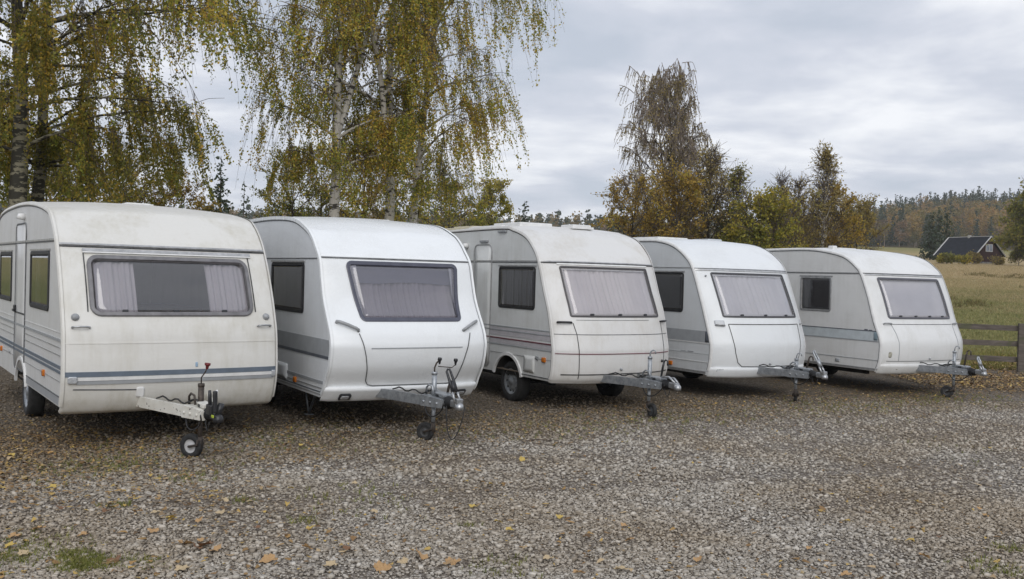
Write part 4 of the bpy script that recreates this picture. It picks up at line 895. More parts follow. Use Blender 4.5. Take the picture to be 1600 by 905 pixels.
# nearest pair, standing behind the cream caravan
tree('birch_tree', groundcol(28, 300, 20), 12.5, .22, 'thick mossy birch trunk with green drooping foliage above the cream caravan', 'tree', LM_G, BK_M, BK_T, 11, spread=4.6, cb=.30, nl=44, ns=9, ntw=8, twl=1.15, lpt=100, ls=.070, group=BL, cl3=.62, inner=.36, limbr=.2, asym=(1, .1, .25), up=.55, twig_hang_max=2.6, prof=lambda t: .34+.66*min(1, max(0, (t-.32)/.24)))
tree('birch_tree', groundcol(56, 300, 21.5), 12, .17, 'slimmer pale birch trunk close beside the thick mossy one', 'tree', LM_B, BK_M, BK_T, 12, spread=4.9, cb=.26, nl=46, ns=9, ntw=8, twl=1.1, lpt=96, ls=.070, group=BL, cl3=.62, inner=.36, limbr=.22, asym=(1, -.2, .35), up=.5, lean=(.03, 0), twig_hang_max=2.5, prof=lambda t: .34+.66*min(1, max(0, (t-.32)/.24)))
# middle clump
tree('birch_tree', groundcol(521, 335, 26), 13.5, .175, 'white birch trunk with black bands above the glossy bright white caravan', 'tree', LM_B, BK_W, BK_T, 21, spread=2.8, cb=.28, nl=34, ns=9, ntw=8, twl=1.15, lpt=88, ls=.070, forks=1, group=BL, cl3=.62, inner=.36, limbr=.24, asym=(-1, 0, .1), up=.75, twig_hang_max=2.9, prof=lambda t: .45+.55*math.sin(math.pi*min(1, max(.02, t))**1.1))
tree('birch_tree', groundcol(608, 335, 27), 13.5, .175, 'forked white birch trunk in the middle of the drooping clump', 'tree', LM_B, BK_W, BK_T, 22, spread=3.1, cb=.36, nl=26, ns=8, ntw=8, twl=1.0, lpt=72, ls=.070, forks=1, group=BL, cl3=.62, inner=.36, limbr=.24, up=.8, twig_hang_max=2.9, prof=lambda t: .45+.55*math.sin(math.pi*min(1, max(.02, t))**1.1))
tree('birch_tree', groundcol(640, 345, 28), 13, .15, 'leaning birch trunk whose yellowing strands hang over the maroon striped caravan', 'tree', LM_B, BK_W, BK_T, 23, spread=2.75, cb=.27, nl=36, ns=8, ntw=8, twl=1.35, lpt=83, ls=.072, lean=(.115, 0), group=BL, cl3=.62, inner=.36, limbr=.24, asym=(1, -.1, .22), up=.65, twig_hang_max=2.6, prof=lambda t: .45+.55*math.sin(math.pi*min(1, max(.02, t))**1.1))
# young growth behind the first caravans
def shrubtree(px, D, H, spread, leafm, label, seed, ls=.09, lpt=16, nl=22, cb=.08, name='young_tree', cat='tree', group='young trees behind the caravans', bare=.3, droop=.15, r0=None, ns=6, ntw=7, twl=.6, up=.8, barkm=None, prof=None, **k):
    return tree(name, onground(px, D), H, r0 or H*.018, label, cat, leafm, barkm or BK_D, BK_T, seed, spread=spread, cb=cb, nl=nl, ns=ns, ntw=ntw, twl=twl, droop=droop, lpt=lpt, ls=ls, group=group, twr=.006*D/30, tipbare=bare, up=up, prof=prof or (lambda t: math.sqrt(max(.05, 1-((t-.45)/.6)**2))), **k)
shrubtree(120, 30, 5.0, 1.8, LM_R, 'rust brown young tree behind the cream caravan roof', 31)
shrubtree(200, 32, 4.9, 1.7, LM_Y, 'yellow green bushy tree between the mossy birch and the spruce', 32)
shrubtree(262, 33, 4.3, 1.6, LM_R, 'low amber bush tree beside the dark spruce', 33)
shrubtree(70, 27, 4.6, 1.5, LM_Y, 'olive bush tree under the thick mossy birch', 34)
shrubtree(455, 36, 5.2, 1.9, LM_DG, 'dark green bushy tree behind the left edge of the bright white caravan', 35)
shrubtree(500, 40, 5.8, 2.0, LM_Y, 'olive yellow tree behind the black banded birch trunk', 36)
shrubtree(565, 36, 6.2, 2.0, LM_R, 'rust coloured tree between the two white birch trunks', 37)
shrubtree(640, 38, 5.6, 2.1, LM_O, 'orange brown tree behind the leaning birch', 38)
shrubtree(700, 44, 5.0, 1.8, LM_DG, 'dark green low tree under the hanging birch strands', 39)
shrubtree(765, 60, 5.6, 1.6, LM_Y, 'small yellow green tree beyond the roof vents', 40, ls=.14)
# group beyond the fourth and fifth caravans
G2 = 'trees standing behind the two end caravans'
tree('birch_tree', onground(1049, 62), 12.2, .2, 'tall nearly bare brown birch standing alone above the roofs', 'tree', LM_BR, BK_D, BK_P, 51, spread=4.0, cb=.14, nl=62, ns=10, ntw=9, twl=.85, droop=.62, lpt=7, ls=.13, cl3=1.2, forks=1, up=.95, clump=False, twr=.016, group=G2, tipbare=.2, prof=lambda t: .30+.70*math.sin(math.pi*min(1, max(0, t*.86+.06))))
def g2(px, D, H, sp, lm, label, seed, **k):
    k.setdefault('cl3', 1.1); k.setdefault('lpt', 20); return shrubtree(px, D, H, sp, lm, label, seed, ls=k.pop('ls', .15), group=G2, twl=.9, **k)
g2(985, 58, 5.6, 2.3, LM_R, 'rusty orange low tree at the foot of the tall bare birch', 52, bare=.2, nl=26)
g2(1055, 56, 5.8, 2.2, LM_R, 'amber tree beneath the bare birch trunk', 53, bare=.2, nl=26)
g2(1105, 57, 7.0, 2.4, LM_BR, 'half bare olive brown tree right beside the tall birch', 54, bare=.75, nl=36, lpt=14, barkm=BK_D, up=1.1)
g2(1140, 58, 5.8, 2.0, LM_DG, 'dark olive tree with a dark straight stem', 55, bare=.5, nl=30, up=1.1)
g2(1185, 54, 4.3, 2.3, LM_Y, 'rounded yellow green tree behind the roof of the fourth caravan', 56, bare=.1, nl=36, lpt=24)
g2(1215, 66, 6.4, 1.8, LM_BR, 'thin leafless grey brown tree with upright twigs', 57, bare=.95, lpt=5, barkm=BK_T, up=1.2)
g2(1245, 66, 6.2, 1.8, LM_BR, 'second leafless grey brown tree beside the tall slender one', 58, bare=.95, lpt=5, barkm=BK_T, up=1.2)
g2(1282, 60, 7.6, 1.6, LM_BR, 'slender pale stemmed tree with an open leafless top', 59, bare=.45, nl=34, lpt=11, barkm=BK_W, up=1.15)
g2(1235, 58, 4.9, 2.0, LM_O, 'orange brown bush tree low behind the fifth caravan roof', 60, bare=.2)
g2(1300, 62, 5.4, 1.8, LM_R, 'amber bush tree at the foot of the slender stem', 61, bare=.2)
g2(1335, 78, 5.2, 2.4, LM_O, 'brownish tree at the edge of the meadow', 62, bare=.5, ls=.2)
# big green tree by the red house
tree('broadleaf_tree', onground(1630, 135), 12.2, .3, 'large dark green broad tree standing beside the dark red house', 'tree', LM_DG, BK_D, BK_T, 71, spread=5.0, cb=.08, nl=64, ns=9, ntw=9, twl=1.3, droop=.2, lpt=9, ls=.42, twr=.02, up=.7, prof=lambda t: (1-.85*max(0, (t-.35)/.65)**1.2))
HB = 'bushes around the red house'
for k, (px, D, H, sp, lm, lb) in enumerate([(1520, 140, 1.5, .9, LM_O, 'brown bush hiding the corner of the red house'), (1505, 136, .5, 1.0, LM_Y, 'yellowish bush in front of the long eave of the red house'), (1484, 139, .5, 1.3, LM_DG, 'low green bush below the dark roof'), (1556, 137, .35, .9, LM_O, 'reddish brown bush below the gable window'), (1590, 138, 2.4, 1.6, LM_DG, 'dark hedge bush between the gable and the big tree'), (1470, 140, .6, .9, LM_Y, 'smallest yellow bush at the far corner of the house')]):
    tree('bush', onground(px, D), H*.6, .05, lb, 'bush', lm, BK_D, BK_T, 80+k, spread=sp, cb=.05, nl=22, ns=6, ntw=6, twl=.5, droop=.1, lpt=7, ls=.22, twr=.015, cl3=.7, group=HB, prof=lambda t: math.sqrt(max(.1, 1-t*t*.8)))
# conifers
def conifer_mesh(H, R, seed, tiers, per, ls):
    rng = np.random.default_rng(seed); T = Wood(); T.tube([(0, 0, 0), (0, 0, H*.5), (0, 0, H)], [H*.014, H*.009, .01], 6); Vs = []; 
    for k in range(tiers):
        t = (k+rng.uniform(0, .7))/tiers; z = H*(.06+.93*t); L = R*(1-t)**.8*rng.uniform(.75, 1.15)+.06*R
        for j in range(max(3, int(per*(1-t*.6)))):
            a = rng.uniform(0, 6.28); d = np.array([math.cos(a), math.sin(a), rng.uniform(-.25, .12)]); n = max(2, int(L/ls*2.2)); s_ = np.linspace(.1, 1, n)[:, None]
            P = np.array([0, 0, z])+d*L*s_*rng.uniform(.75, 1.1)+np.array([0, 0, -.22])*L*s_**2+np.array([0, 0, .1])*L*s_**4; Vs.append(P+rng.normal(0, ls*.22, P.shape))
    P = np.vstack(Vs); V, F = leaf_quads(P, ls, rng, .7, .5); return T, V, F
def conifer(px, D, H, R, label, seed, tiers=26, per=9, ls=.3, group='spruces beyond the caravans'):
    E = bpy.data.objects.new('spruce_tree', None); C.objects.link(E); E.location = onground(px, D); E['label'] = label; E['category'] = 'tree'; E['group'] = group
    T, V, F = conifer_mesh(H, R, seed, tiers, per, ls); T.build('trunk', BK_D, E); mesh_np('crown', V, F, LM_N, E); return E
conifer(341, 70, 8.0, 1.5, 'dark spruce rising alone between the left birches and the bright white caravan', 1, 30, 11, .28)
conifer(378, 130, 8.6, 1.3, 'tiny distant spruce just above the caravan roof', 2, 18, 6, .4)
conifer(737, 95, 6.4, 1.2, 'small spruce under the hanging yellow birch strands', 3, 20, 9, .35)
conifer(816, 110, 6.8, 1.8, 'short dark spruce behind the roof vents of the maroon striped caravan', 4, 20, 9, .4)
conifer(968, 115, 6.8, 1.9, 'dark spruce left of the tall bare birch', 5, 20, 9, .4)
conifer(952, 130, 6.2, 1.8, 'shorter spruce beside the rusty orange low tree', 6, 20, 9, .4)
conifer(1451, 178, 8.6, 2.4, 'dense dark spruce behind the left end of the dark roof', 7, 22, 10, .5)
conifer(1463, 185, 9.8, 2.3, 'tallest of the dark spruces behind the dark roof', 8, 22, 10, .5)
conifer(1476, 180, 8.9, 2.2, 'dark spruce rising right over the roof ridge end', 9, 22, 10, .5)

# hillside wood: individual trees on the slope that faces the yard
def far_decid(H, R, seed, n, ls, lm):
    rng = np.random.default_rng(seed); T = Wood(); T.tube([(0, 0, 0), (.1, 0, H*.5), (0, 0, H*.9)], [.22, .13, .03], 5)
    cl = [(rng.normal(0, R*.33, 2), H*rng.uniform(.3, .92)) for _ in range(11)]; P = []
    for (xy, z) in cl:
        r = R*rng.uniform(.35, .6)*(1.15-.5*abs(z/H-.5)); k = n//11; d = unit(rng.normal(size=(k, 3))); P.append(np.array([xy[0], xy[1], z])+d*r*rng.uniform(.55, 1.05, (k, 1))*np.array([1, 1, 1.35]))
        T.tube([(0, 0, z*.5), (xy[0], xy[1], z)], [.07, .02], 4)
    P = np.vstack(P); V, F = leaf_quads(P, ls, rng, .8, .1); return T, V, F
protos = []
def proto(kind, k):
    E = bpy.data.objects.new('autumn_tree' if kind == 'd' else 'spruce_tree', None); C.objects.link(E)
    if kind == 'd':
        lm = [LM_F1, LM_F2, LM_F3, LM_F1, LM_F2][k]; T, V, F = far_decid([11, 12.5, 10.5, 13, 9][k], [2.7, 3.0, 2.6, 2.6, 3.0][k], 100+k, 620, .62, lm); T.build('trunk', BK_P, E); mesh_np('crown', V, F, lm, E)
    else:
        T, V, F = conifer_mesh([14, 16, 12][k], [2.5, 2.7, 2.4][k], 110+k, 22, 11, .85); T.build('trunk', BK_D, E); mesh_np('crown', V, F, LM_N, E)
    E['label'] = {'d': ['orange autumn tree on the wooded hillside', 'olive autumn tree on the wooded hillside', 'grey brown thinning tree on the wooded hillside', 'tall orange autumn tree on the wooded hillside', 'broad olive autumn tree on the wooded hillside'], 'c': ['dark spruce on the wooded hillside', 'tall dark spruce on the wooded hillside', 'short dark spruce on the wooded hillside']}[kind][k]
    E['category'] = 'tree'; E['group'] = 'trees on the wooded hillside'; return E
PD = [proto('d', k) for k in range(5)]; PC = [proto('c', k) for k in range(3)]; used = set()
def place(pr, x, y, s, rz):
    if pr.name in used:
        c = pr.copy(); C.objects.link(c)
        for ch in list(pr.children): d = ch.copy(); C.objects.link(d); d.parent = c
    else: c = pr; used.add(pr.name)
    c.location = (x, y, float(terr(x, y))-.2); c.rotation_euler = (0, 0, rz); c.scale = (s, s, s)
rng = random.Random(5); pts = []
for D in (397, 406, 416, 428, 441, 455, 470, 487, 506, 527, 552, 580, 612, 640):
    x0, x1 = (1262-800)/FPX*D, (1640-800)/FPX*D; x = x0+rng.uniform(0, 3); step = 5.6+(D-397)*.010
    while x < x1: pts.append((x+rng.uniform(-1.5, 1.5), D+rng.uniform(-4, 4), D)); x += step*rng.uniform(.75, 1.3)
rng.shuffle(pts); pts = pts[:290]
for x, y, D in pts:
    t = (D-397)/243; nx = math.sin(x*.06+D*.02)+math.sin(x*.027-1)
    con = rng.random() < (.15+.5*max(0, t-.4)+(.35 if nx > .7 else 0)) or (t > .7 and rng.random() < .8)
    if con: place(rng.choice(PC), x, y, rng.uniform(.75, 1.1), rng.uniform(0, 6))
    else: place(PD[rng.choice([0, 1, 2, 3, 2, 3, 4] if nx < .4 else [0, 3, 1, 3, 2])], x, y, rng.uniform(.7, 1.05), rng.uniform(0, 6))
# far ridges: woods that read as one mass
def far_wood(name, label, pts, seed, con=.6, q=1.5, nd=99):
    rng_ = np.random.default_rng(seed); Vs = []; mi = []; bank = []
    for k in range(4): bank.append((conifer_mesh([13, 15, 12, 16][k], 2.5, 200+k, 9 if q > 1 else 18, 4 if q > 1 else 9, q*1.2)[1], 0))
    for k in range(4): bank.append((far_decid([11, 12, 9, 13][k], 3.1, 210+k, nd, q, None)[1], 1+k % 3))
    for (x, y) in pts:
        c = rng_.uniform() < (con(x, y) if callable(con) else con); k = rng_.integers(0, 4)+(0 if c else 4); V, m = bank[k]; a = rng_.uniform(0, 6.28); s = rng_.uniform(.7, 1.2); ca, sa = math.cos(a)*s, math.sin(a)*s
        Vs.append(np.stack([V[:, 0]*ca-V[:, 1]*sa+x, V[:, 0]*sa+V[:, 1]*ca+y, V[:, 2]*s+float(terr(x, y))-.3], -1)); mi.append(np.full(len(V)//4, m))
    V = np.vstack(Vs); F = np.arange(len(V)).reshape(-1, 4); o = mesh_np(name, V, F, [LM_N, LM_F1, LM_F2, LM_F3], None, mi=np.concatenate(mi), kind='stuff'); o['label'] = label; o['category'] = 'forest'
rg = np.random.default_rng(9); fp_ = []
for D in np.arange(404, 690, 10.0):
    xs = np.arange((1240-800)/FPX*D, (1665-800)/FPX*D, 5.6); fp_ += [(x+rg.uniform(-2.2, 2.2), D+rg.uniform(-4, 4)) for x in xs]
far_wood('hillside_wood', 'continuous dark spruce and rust coloured wood filling the slope behind the house', fp_, 14, lambda x, y: .2+.75*float(sstep(y, 520, 610))+.25*math.sin(x*.07+y*.02), .8, 260)
fp_ = []
for D in np.arange(520, 800, 17):
    xs = np.arange(-.62*D, .36*D, 6.0); fp_ += [(x+rg.uniform(-2.5, 2.5), D+rg.uniform(-6, 6)) for x in xs]
far_wood('distant_forest', 'bluish forest covering the far ridge behind the caravans', fp_, 4)
# ------------------------------------------------------------------ red house
def house():
    E = bpy.data.objects.new('red_house', None); C.objects.link(E)
    ap = at(1549, 369.5, 150); phi = R_(66); d = np.array([-math.cos(phi), math.sin(phi), 0]); n = np.array([-math.sin(phi), -math.cos(phi), 0])
    LL, WW, HR = 8.0, 6.4, 2.95; gz = float(terr(ap[0], ap[1])); E.location = (ap[0], ap[1], 0); E.rotation_euler = (0, 0, math.atan2(d[1], d[0]))
    E['label'] = 'dark red wooden house with a dark roof and white bargeboards beyond the meadow'; E['category'] = 'house'
    # local x along ridge (away), local y = cross(z,x): check the side facing the yard
    sy = 1 if (np.cross([0, 0, 1], d)@n) > 0 else -1; zr = ap[2]; ze = zr-HR; zb = gz-.6
    redm = NT('dark_red_boards'); v = redm.coord(scale=(1, 1, 1)); w_ = redm.n('TexWave', Scale=9.0, Distortion=.2); w_.bands_direction = 'DIAGONAL'; redm.l(v, w_.inputs[0]); redm.col(redm.ramp(w_.outputs['Fac'], [(.1, (.016, .006, .006)), (.4, (.036, .011, .010))])); redm.set(Roughness=.85)
    stone = plain('foundation_stone', (.20, .19, .18), .9, 0, .3, 3); roofm = NT('dark_roof_sheet'); v = roofm.coord(); roofm.col(roofm.ramp(roofm.noise(v, 1.5, 5), [(.3, (.017, .019, .024)), (.7, (.026, .029, .037))])); roofm.set(Roughness=.9, Specular_IOR_Level=.15)
    wh = plain('white_bargeboard', (.46, .455, .45), .6); hw = WW/2-.35
    b = MB(); z0 = ze+.25
    for x in (.35, LL-.35):
        b.poly([(x, -hw, zb+.8), (x, hw, zb+.8), (x, hw, z0), (x, 0, zr-.15), (x, -hw, z0)])
    for y in (-hw, hw): b.poly([(.35, y, zb+.8), (LL-.35, y, zb+.8), (LL-.35, y, z0), (.35, y, z0)])
    b.done('wall', redm.m, E)
    b = MB(); b.box((.30, -hw-.05, zb-.5), (LL-.30, hw+.05, zb+.82)); b.done('foundation', stone, E)
    for s in (-1, 1):
        b = MB(); y1 = s*WW/2; vs = [(0, 0, zr), (LL, 0, zr), (LL, y1, ze), (0, y1, ze)]; lo = [(x, y, z-.14) for x, y, z in vs]
        a = [b.bm.verts.new(p) for p in vs]; c = [b.bm.verts.new(p) for p in lo]; b.bm.faces.new(a); b.bm.faces.new(c[::-1])
        for i in range(4): b.bm.faces.new((a[i], a[(i+1) % 4], c[(i+1) % 4], c[i]))
        rf = b.done('roof_slope', roofm.m, E)
        for x in (-.03, LL+.03):
            b = MB(); b.tube([(x, 0, zr+.02), (x, y1*1.01, ze-.02)], .11, 4, smooth=False); b.done('bargeboard', wh, E)
    b = MB(); b.box((-.05, -.09, zr-.02), (LL+.05, .09, zr+.07)); b.done('ridge_cap', wh, E)
    b = MB(); b.box((LL*.48, -.2, zr-.3), (LL*.48+.35, .2, zr+.28)); b.done('chimney', plain('chimney_render', (.4, .39, .36)), E)
    gl = plain('house_window_glass', (.22, .25, .30), .15, 0, .2, 2)
    wz = zr-2.35
    b = MB()
    for (y0_, y1_, z0_, z1_) in ((-.75, .75, wz, wz+.1), (-.75, .75, wz+1.05, wz+1.15), (-.75, -.64, wz+.1, wz+1.05), (.64, .75, wz+.1, wz+1.05), (-.05, .05, wz+.1, wz+1.05)): b.box((.28, y0_, z0_), (.36, y1_, z1_))
    wf = b.done('gable_window', wh, E)
    for s in (-.345, .345):
        b = MB(); b.box((.31, s-.29, wz+.1), (.345, s+.29, wz+1.05)); b.done('pane', gl, wf)
    for xx in (1.6, 3.9, 6.4):
        b = MB(); yy = sy*hw; z2 = ze-.9; b.box((xx, min(yy, yy+sy*.05), z2), (xx+.9, max(yy, yy+sy*.05), z2+.85)); wf = b.done('window', wh, E)
        b = MB(); b.box((xx+.1, min(yy+sy*.05, yy+sy*.07), z2+.1), (xx+.8, max(yy+sy*.05, yy+sy*.07), z2+.75)); b.done('pane', gl, wf)
house()

# ------------------------------------------------------------------ wooden fence
def fence():
    wood = NT('weathered_fence_wood'); v = wood.coord(scale=(2, 2, 14)); v2 = wood.coord(scale=(2, 14, 14)); a = wood.noise(v2, 1.2, 6, .65)
    wood.col(wood.mix(wood.ramp(wood.noise(wood.coord(), 3, 4), [(.52, (0, 0, 0)), (.62, (.55, .55, .55))]), wood.ramp(a, [(.3, (.06, .05, .043)), (.6, (.135, .115, .10)), (.8, (.21, .185, .165))]), (.075, .085, .035))); wood.set(Roughness=.9); wood.bump(a, .5, .02)
    E = bpy.data.objects.new('wooden_fence', None); C.objects.link(E); E['label'] = 'dark weathered wooden fence of posts and three rails between yard and meadow'; E['category'] = 'fence'
    p1 = np.array([11.78, 22.50]); q1 = np.array([10.45, 22.75]); d = (p1-q1)/np.linalg.norm(p1-q1); span = 2.35; zs = (1.02, .66, .29); E.location = (p1[0], p1[1], 0); E.rotation_euler = (0, 0, math.atan2(d[1], d[0])); rg = random.Random(3)
    for k in range(-4, 5):
        b = MB(); x = k*span; b.box((x-.075, -.055, -.3), (x+.075, .055, 1.14+rg.uniform(-.02, .02)), .008, Matrix.Rotation(rg.uniform(-.008, .008), 4, 'Y')); b.done('post', wood.m, E)
    for k in range(-4, 4):
        for z in zs:
            b = MB(); x0, x1 = k*span, (k+1)*span; a, c = rg.uniform(-.012, .012), rg.uniform(-.012, .012); 
            g = b.box((x0+.004, .056, z-.062), (x1-.004, .098, z+.062), .006)
            for v_ in b.bm.verts: v_.co.z += a+(c-a)*(v_.co.x-x0)/span-.012*math.sin(math.pi*(v_.co.x-x0)/span)
            b.done('rail', wood.m, E)
fence()

# ------------------------------------------------------------------ gravel, leaves, grass
def camspace(P):
    d = P-cO; z = d@cF; return 800+FPX*(d@cR)/z, 452.5-FPX*(d@cU)/z
def scatter(n, y0, y1, rng, power=1.0, margin=.30):
    n = int(n*1.22)
    y = y0+(y1-y0)*rng.uniform(0, 1, n)**power; half = y*(800/FPX)*(1+margin)+.3
    return np.stack([rng.uniform(-1, 1, n)*half, y, np.zeros(n)], -1)
STONE = NT('crushed_gravel'); g_ = STONE.n('NewGeometry'); rr_ = g_.outputs['Random Per Island']
bg_ = STONE.n('TexNoise', Scale=.38, Detail=5.0, Roughness=.6, Distortion=.4); STONE.l(g_.outputs['Position'], bg_.inputs[0])
c1_ = STONE.ramp(rr_, [(0, (.21, .182, .148)), (.3, (.32, .288, .245)), (.6, (.405, .372, .322)), (.88, (.475, .44, .388)), (1, (.57, .535, .48))])
c2_ = STONE.ramp(rr_, [(0, (.19, .145, .095)), (.4, (.29, .235, .168)), (.8, (.38, .315, .235)), (1, (.46, .395, .31))])
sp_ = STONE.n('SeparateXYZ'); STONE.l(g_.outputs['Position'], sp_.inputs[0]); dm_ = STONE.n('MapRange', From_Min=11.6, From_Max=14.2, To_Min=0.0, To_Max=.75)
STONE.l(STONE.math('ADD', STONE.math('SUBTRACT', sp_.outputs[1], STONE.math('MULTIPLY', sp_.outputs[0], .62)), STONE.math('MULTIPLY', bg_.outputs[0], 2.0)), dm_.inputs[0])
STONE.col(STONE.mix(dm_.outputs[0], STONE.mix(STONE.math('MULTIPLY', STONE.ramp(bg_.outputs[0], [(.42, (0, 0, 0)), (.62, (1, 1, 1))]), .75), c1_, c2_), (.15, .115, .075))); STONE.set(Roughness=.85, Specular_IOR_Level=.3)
def gravel():
    rng = np.random.default_rng(2); A = scatter(104000, 5.0, 9.0, rng, 1.0); B_ = scatter(86000, 9.0, 16.5, rng, 1.15); P = np.vstack([A, B_])
    lin = P[:, 1]-.62*P[:, 0]; keep = rng.uniform(size=len(P)) > sstep(lin, 12.6, 14.2)*.75
    xr, yr = P[:, 0], P[:, 1]; pat = np.sin(xr*1.3+.8*np.sin(yr*1.1))+np.sin(yr*1.9-xr*.6+1)+.7*np.sin(xr*3.1+yr*2.3)+.6*np.sin(yr*4.7-xr*1.3); trk = np.exp(-((yr-.33*xr-8.6-.02*xr*xr)/.22)**2)+np.exp(-((yr-.33*xr-10.1-.02*xr*xr)/.22)**2)+.8*np.exp(-((yr-.62*xr-6.6)/.25)**2)
    keep &= rng.uniform(size=len(P)) < np.clip(.86+.22*pat, .35, 1)*(1-.6*np.clip(trk, 0, 1)); P = P[keep]; n = len(P)
    cube = np.array([[-1, -1, -1], [1, -1, -1], [1, 1, -1], [-1, 1, -1], [-1, -1, 1], [1, -1, 1], [1, 1, 1], [-1, 1, 1]], float)
    s = (.0069*np.exp(rng.normal(0, .40, n)))*(1+.25*(P[:, 1] > 9)); s = np.clip(s, .004, .022)
    v = cube[None]*rng.uniform(.45, 1.15, (n, 8, 3))*s[:, None, None]*np.array([1.15, .95, .62]); 
    a = rng.uniform(0, 6.28, n); tl = rng.normal(0, .35, n); ca, sa = np.cos(a)[:, None], np.sin(a)[:, None]; ct, st = np.cos(tl)[:, None], np.sin(tl)[:, None]
    x, y, z = v[..., 0], v[..., 1], v[..., 2]; y, z = y*ct-z*st, y*st+z*ct; x, y = x*ca-y*sa, x*sa+y*ca
    V = np.stack([x, y, z], -1)+P[:, None]; V[..., 2] += (s*.35)[:, None]+.004+.012*np.sin(P[:, 0]*.7)[:, None]*np.sin(P[:, 1]*.9)[:, None]
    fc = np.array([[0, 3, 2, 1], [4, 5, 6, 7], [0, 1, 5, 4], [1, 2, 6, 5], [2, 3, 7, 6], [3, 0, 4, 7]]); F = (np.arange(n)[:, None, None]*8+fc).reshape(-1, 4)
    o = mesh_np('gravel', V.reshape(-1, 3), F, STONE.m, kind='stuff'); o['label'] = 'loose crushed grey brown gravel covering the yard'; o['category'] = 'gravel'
gravel()
def litmat(name, cols):
    m = NT(name); g = m.n('NewGeometry'); k = len(cols); m.col(m.ramp(g.outputs['Random Per Island'], [(i/(k-1), c) for i, c in enumerate(cols)])); m.set(Roughness=.7, Specular_IOR_Level=.25); return m.m
LIT = litmat('leaf_litter', [(.11, .065, .03), (.19, .11, .045), (.32, .20, .08), (.46, .32, .09), (.22, .13, .06), (.48, .36, .21), (.12, .075, .04), (.40, .24, .09)])
def litter():
    rng = np.random.default_rng(8); Q = []
    def cloud(n, cx, cy, sx, sy): Q.append(np.stack([rng.normal(cx, sx, n), rng.normal(cy, sy, n), np.zeros(n)], -1))
    A = scatter(7500, 5.4, 13, rng, 1.2); w_ = .38+.62*sstep(-A[:, 0], -1.5, 3); gp = np.sin(A[:, 0]*2.1+np.sin(A[:, 1]*1.7)*2)+np.sin(A[:, 1]*2.9+A[:, 0]); Q.append(A[rng.uniform(size=len(A)) < w_*np.clip(.6+.4*gp, .08, 1)])
    # drifts along the row, under and behind the caravans
    n = 8000; t = rng.uniform(-3, 17, n); off = rng.normal(-.1, .9, n); u = np.stack([np.cos(.545), np.sin(.545)*np.ones(1)[0]]); P = np.stack([-4.4+t*math.cos(.56)-off*math.sin(.56), 10.0+t*math.sin(.56)+off*math.cos(.56), np.zeros(n)], -1); Q.append(P)
    cloud(2600, -5.6, 10.2, 1.0, .9); cloud(1500, -4.6, 8.6, 1.1, 1.0)
    n = 9000; P = np.stack([rng.uniform(8.0, 17, n), 20.6+rng.normal(0, 1.1, n), np.zeros(n)], -1); Q.append(P)
    n = 6000; P = np.stack([rng.uniform(7, 18, n), 23.6+rng.uniform(-1, 3.2, n), np.zeros(n)], -1); Q.append(P)
    P = np.vstack(Q); n = len(P); P[:, 2] = np.where(P[:, 1] > 23.2, terr(P[:, 0], P[:, 1])+.03, .016)
    s = rng.uniform(.010, .022, n)*np.where(rng.uniform(size=n) < np.where(P[:, 1] < 9, .28, .10), 1.75, 1)*np.where(P[:, 1] > 18, 1.7, 1); a = rng.uniform(0, 6.28, n); out_ = []
    angs = np.linspace(0, 2*math.pi, 6, endpoint=False); rr = np.array([1.25, .8, .95, .75, .95, .8])
    loc = np.stack([np.cos(angs)*rr, np.sin(angs)*rr*.75, np.zeros(6)], -1)[None]*s[:, None, None]; loc = loc*rng.uniform(.75, 1.2, (n, 6, 1))
    loc[..., 2] = (np.abs(loc[..., 1])*rng.uniform(-.1, 1.1, (n, 1))+np.abs(loc[..., 0])*rng.uniform(-.2, .6, (n, 1)))+rng.normal(0, .15, (n, 1))*loc[..., 0]+rng.uniform(0, .012, (n, 1))
    ca, sa = np.cos(a)[:, None], np.sin(a)[:, None]; x, y = loc[..., 0]*ca-loc[..., 1]*sa, loc[..., 0]*sa+loc[..., 1]*ca
    V = np.stack([x, y, loc[..., 2]], -1)+P[:, None]; F = np.arange(n*6).reshape(n, 6)
    o = mesh_np('leaf_litter', V.reshape(-1, 3), F, LIT, kind='stuff'); o['label'] = 'small brown and yellow birch leaves strewn over the gravel'; o['category'] = 'fallen leaves'
litter()
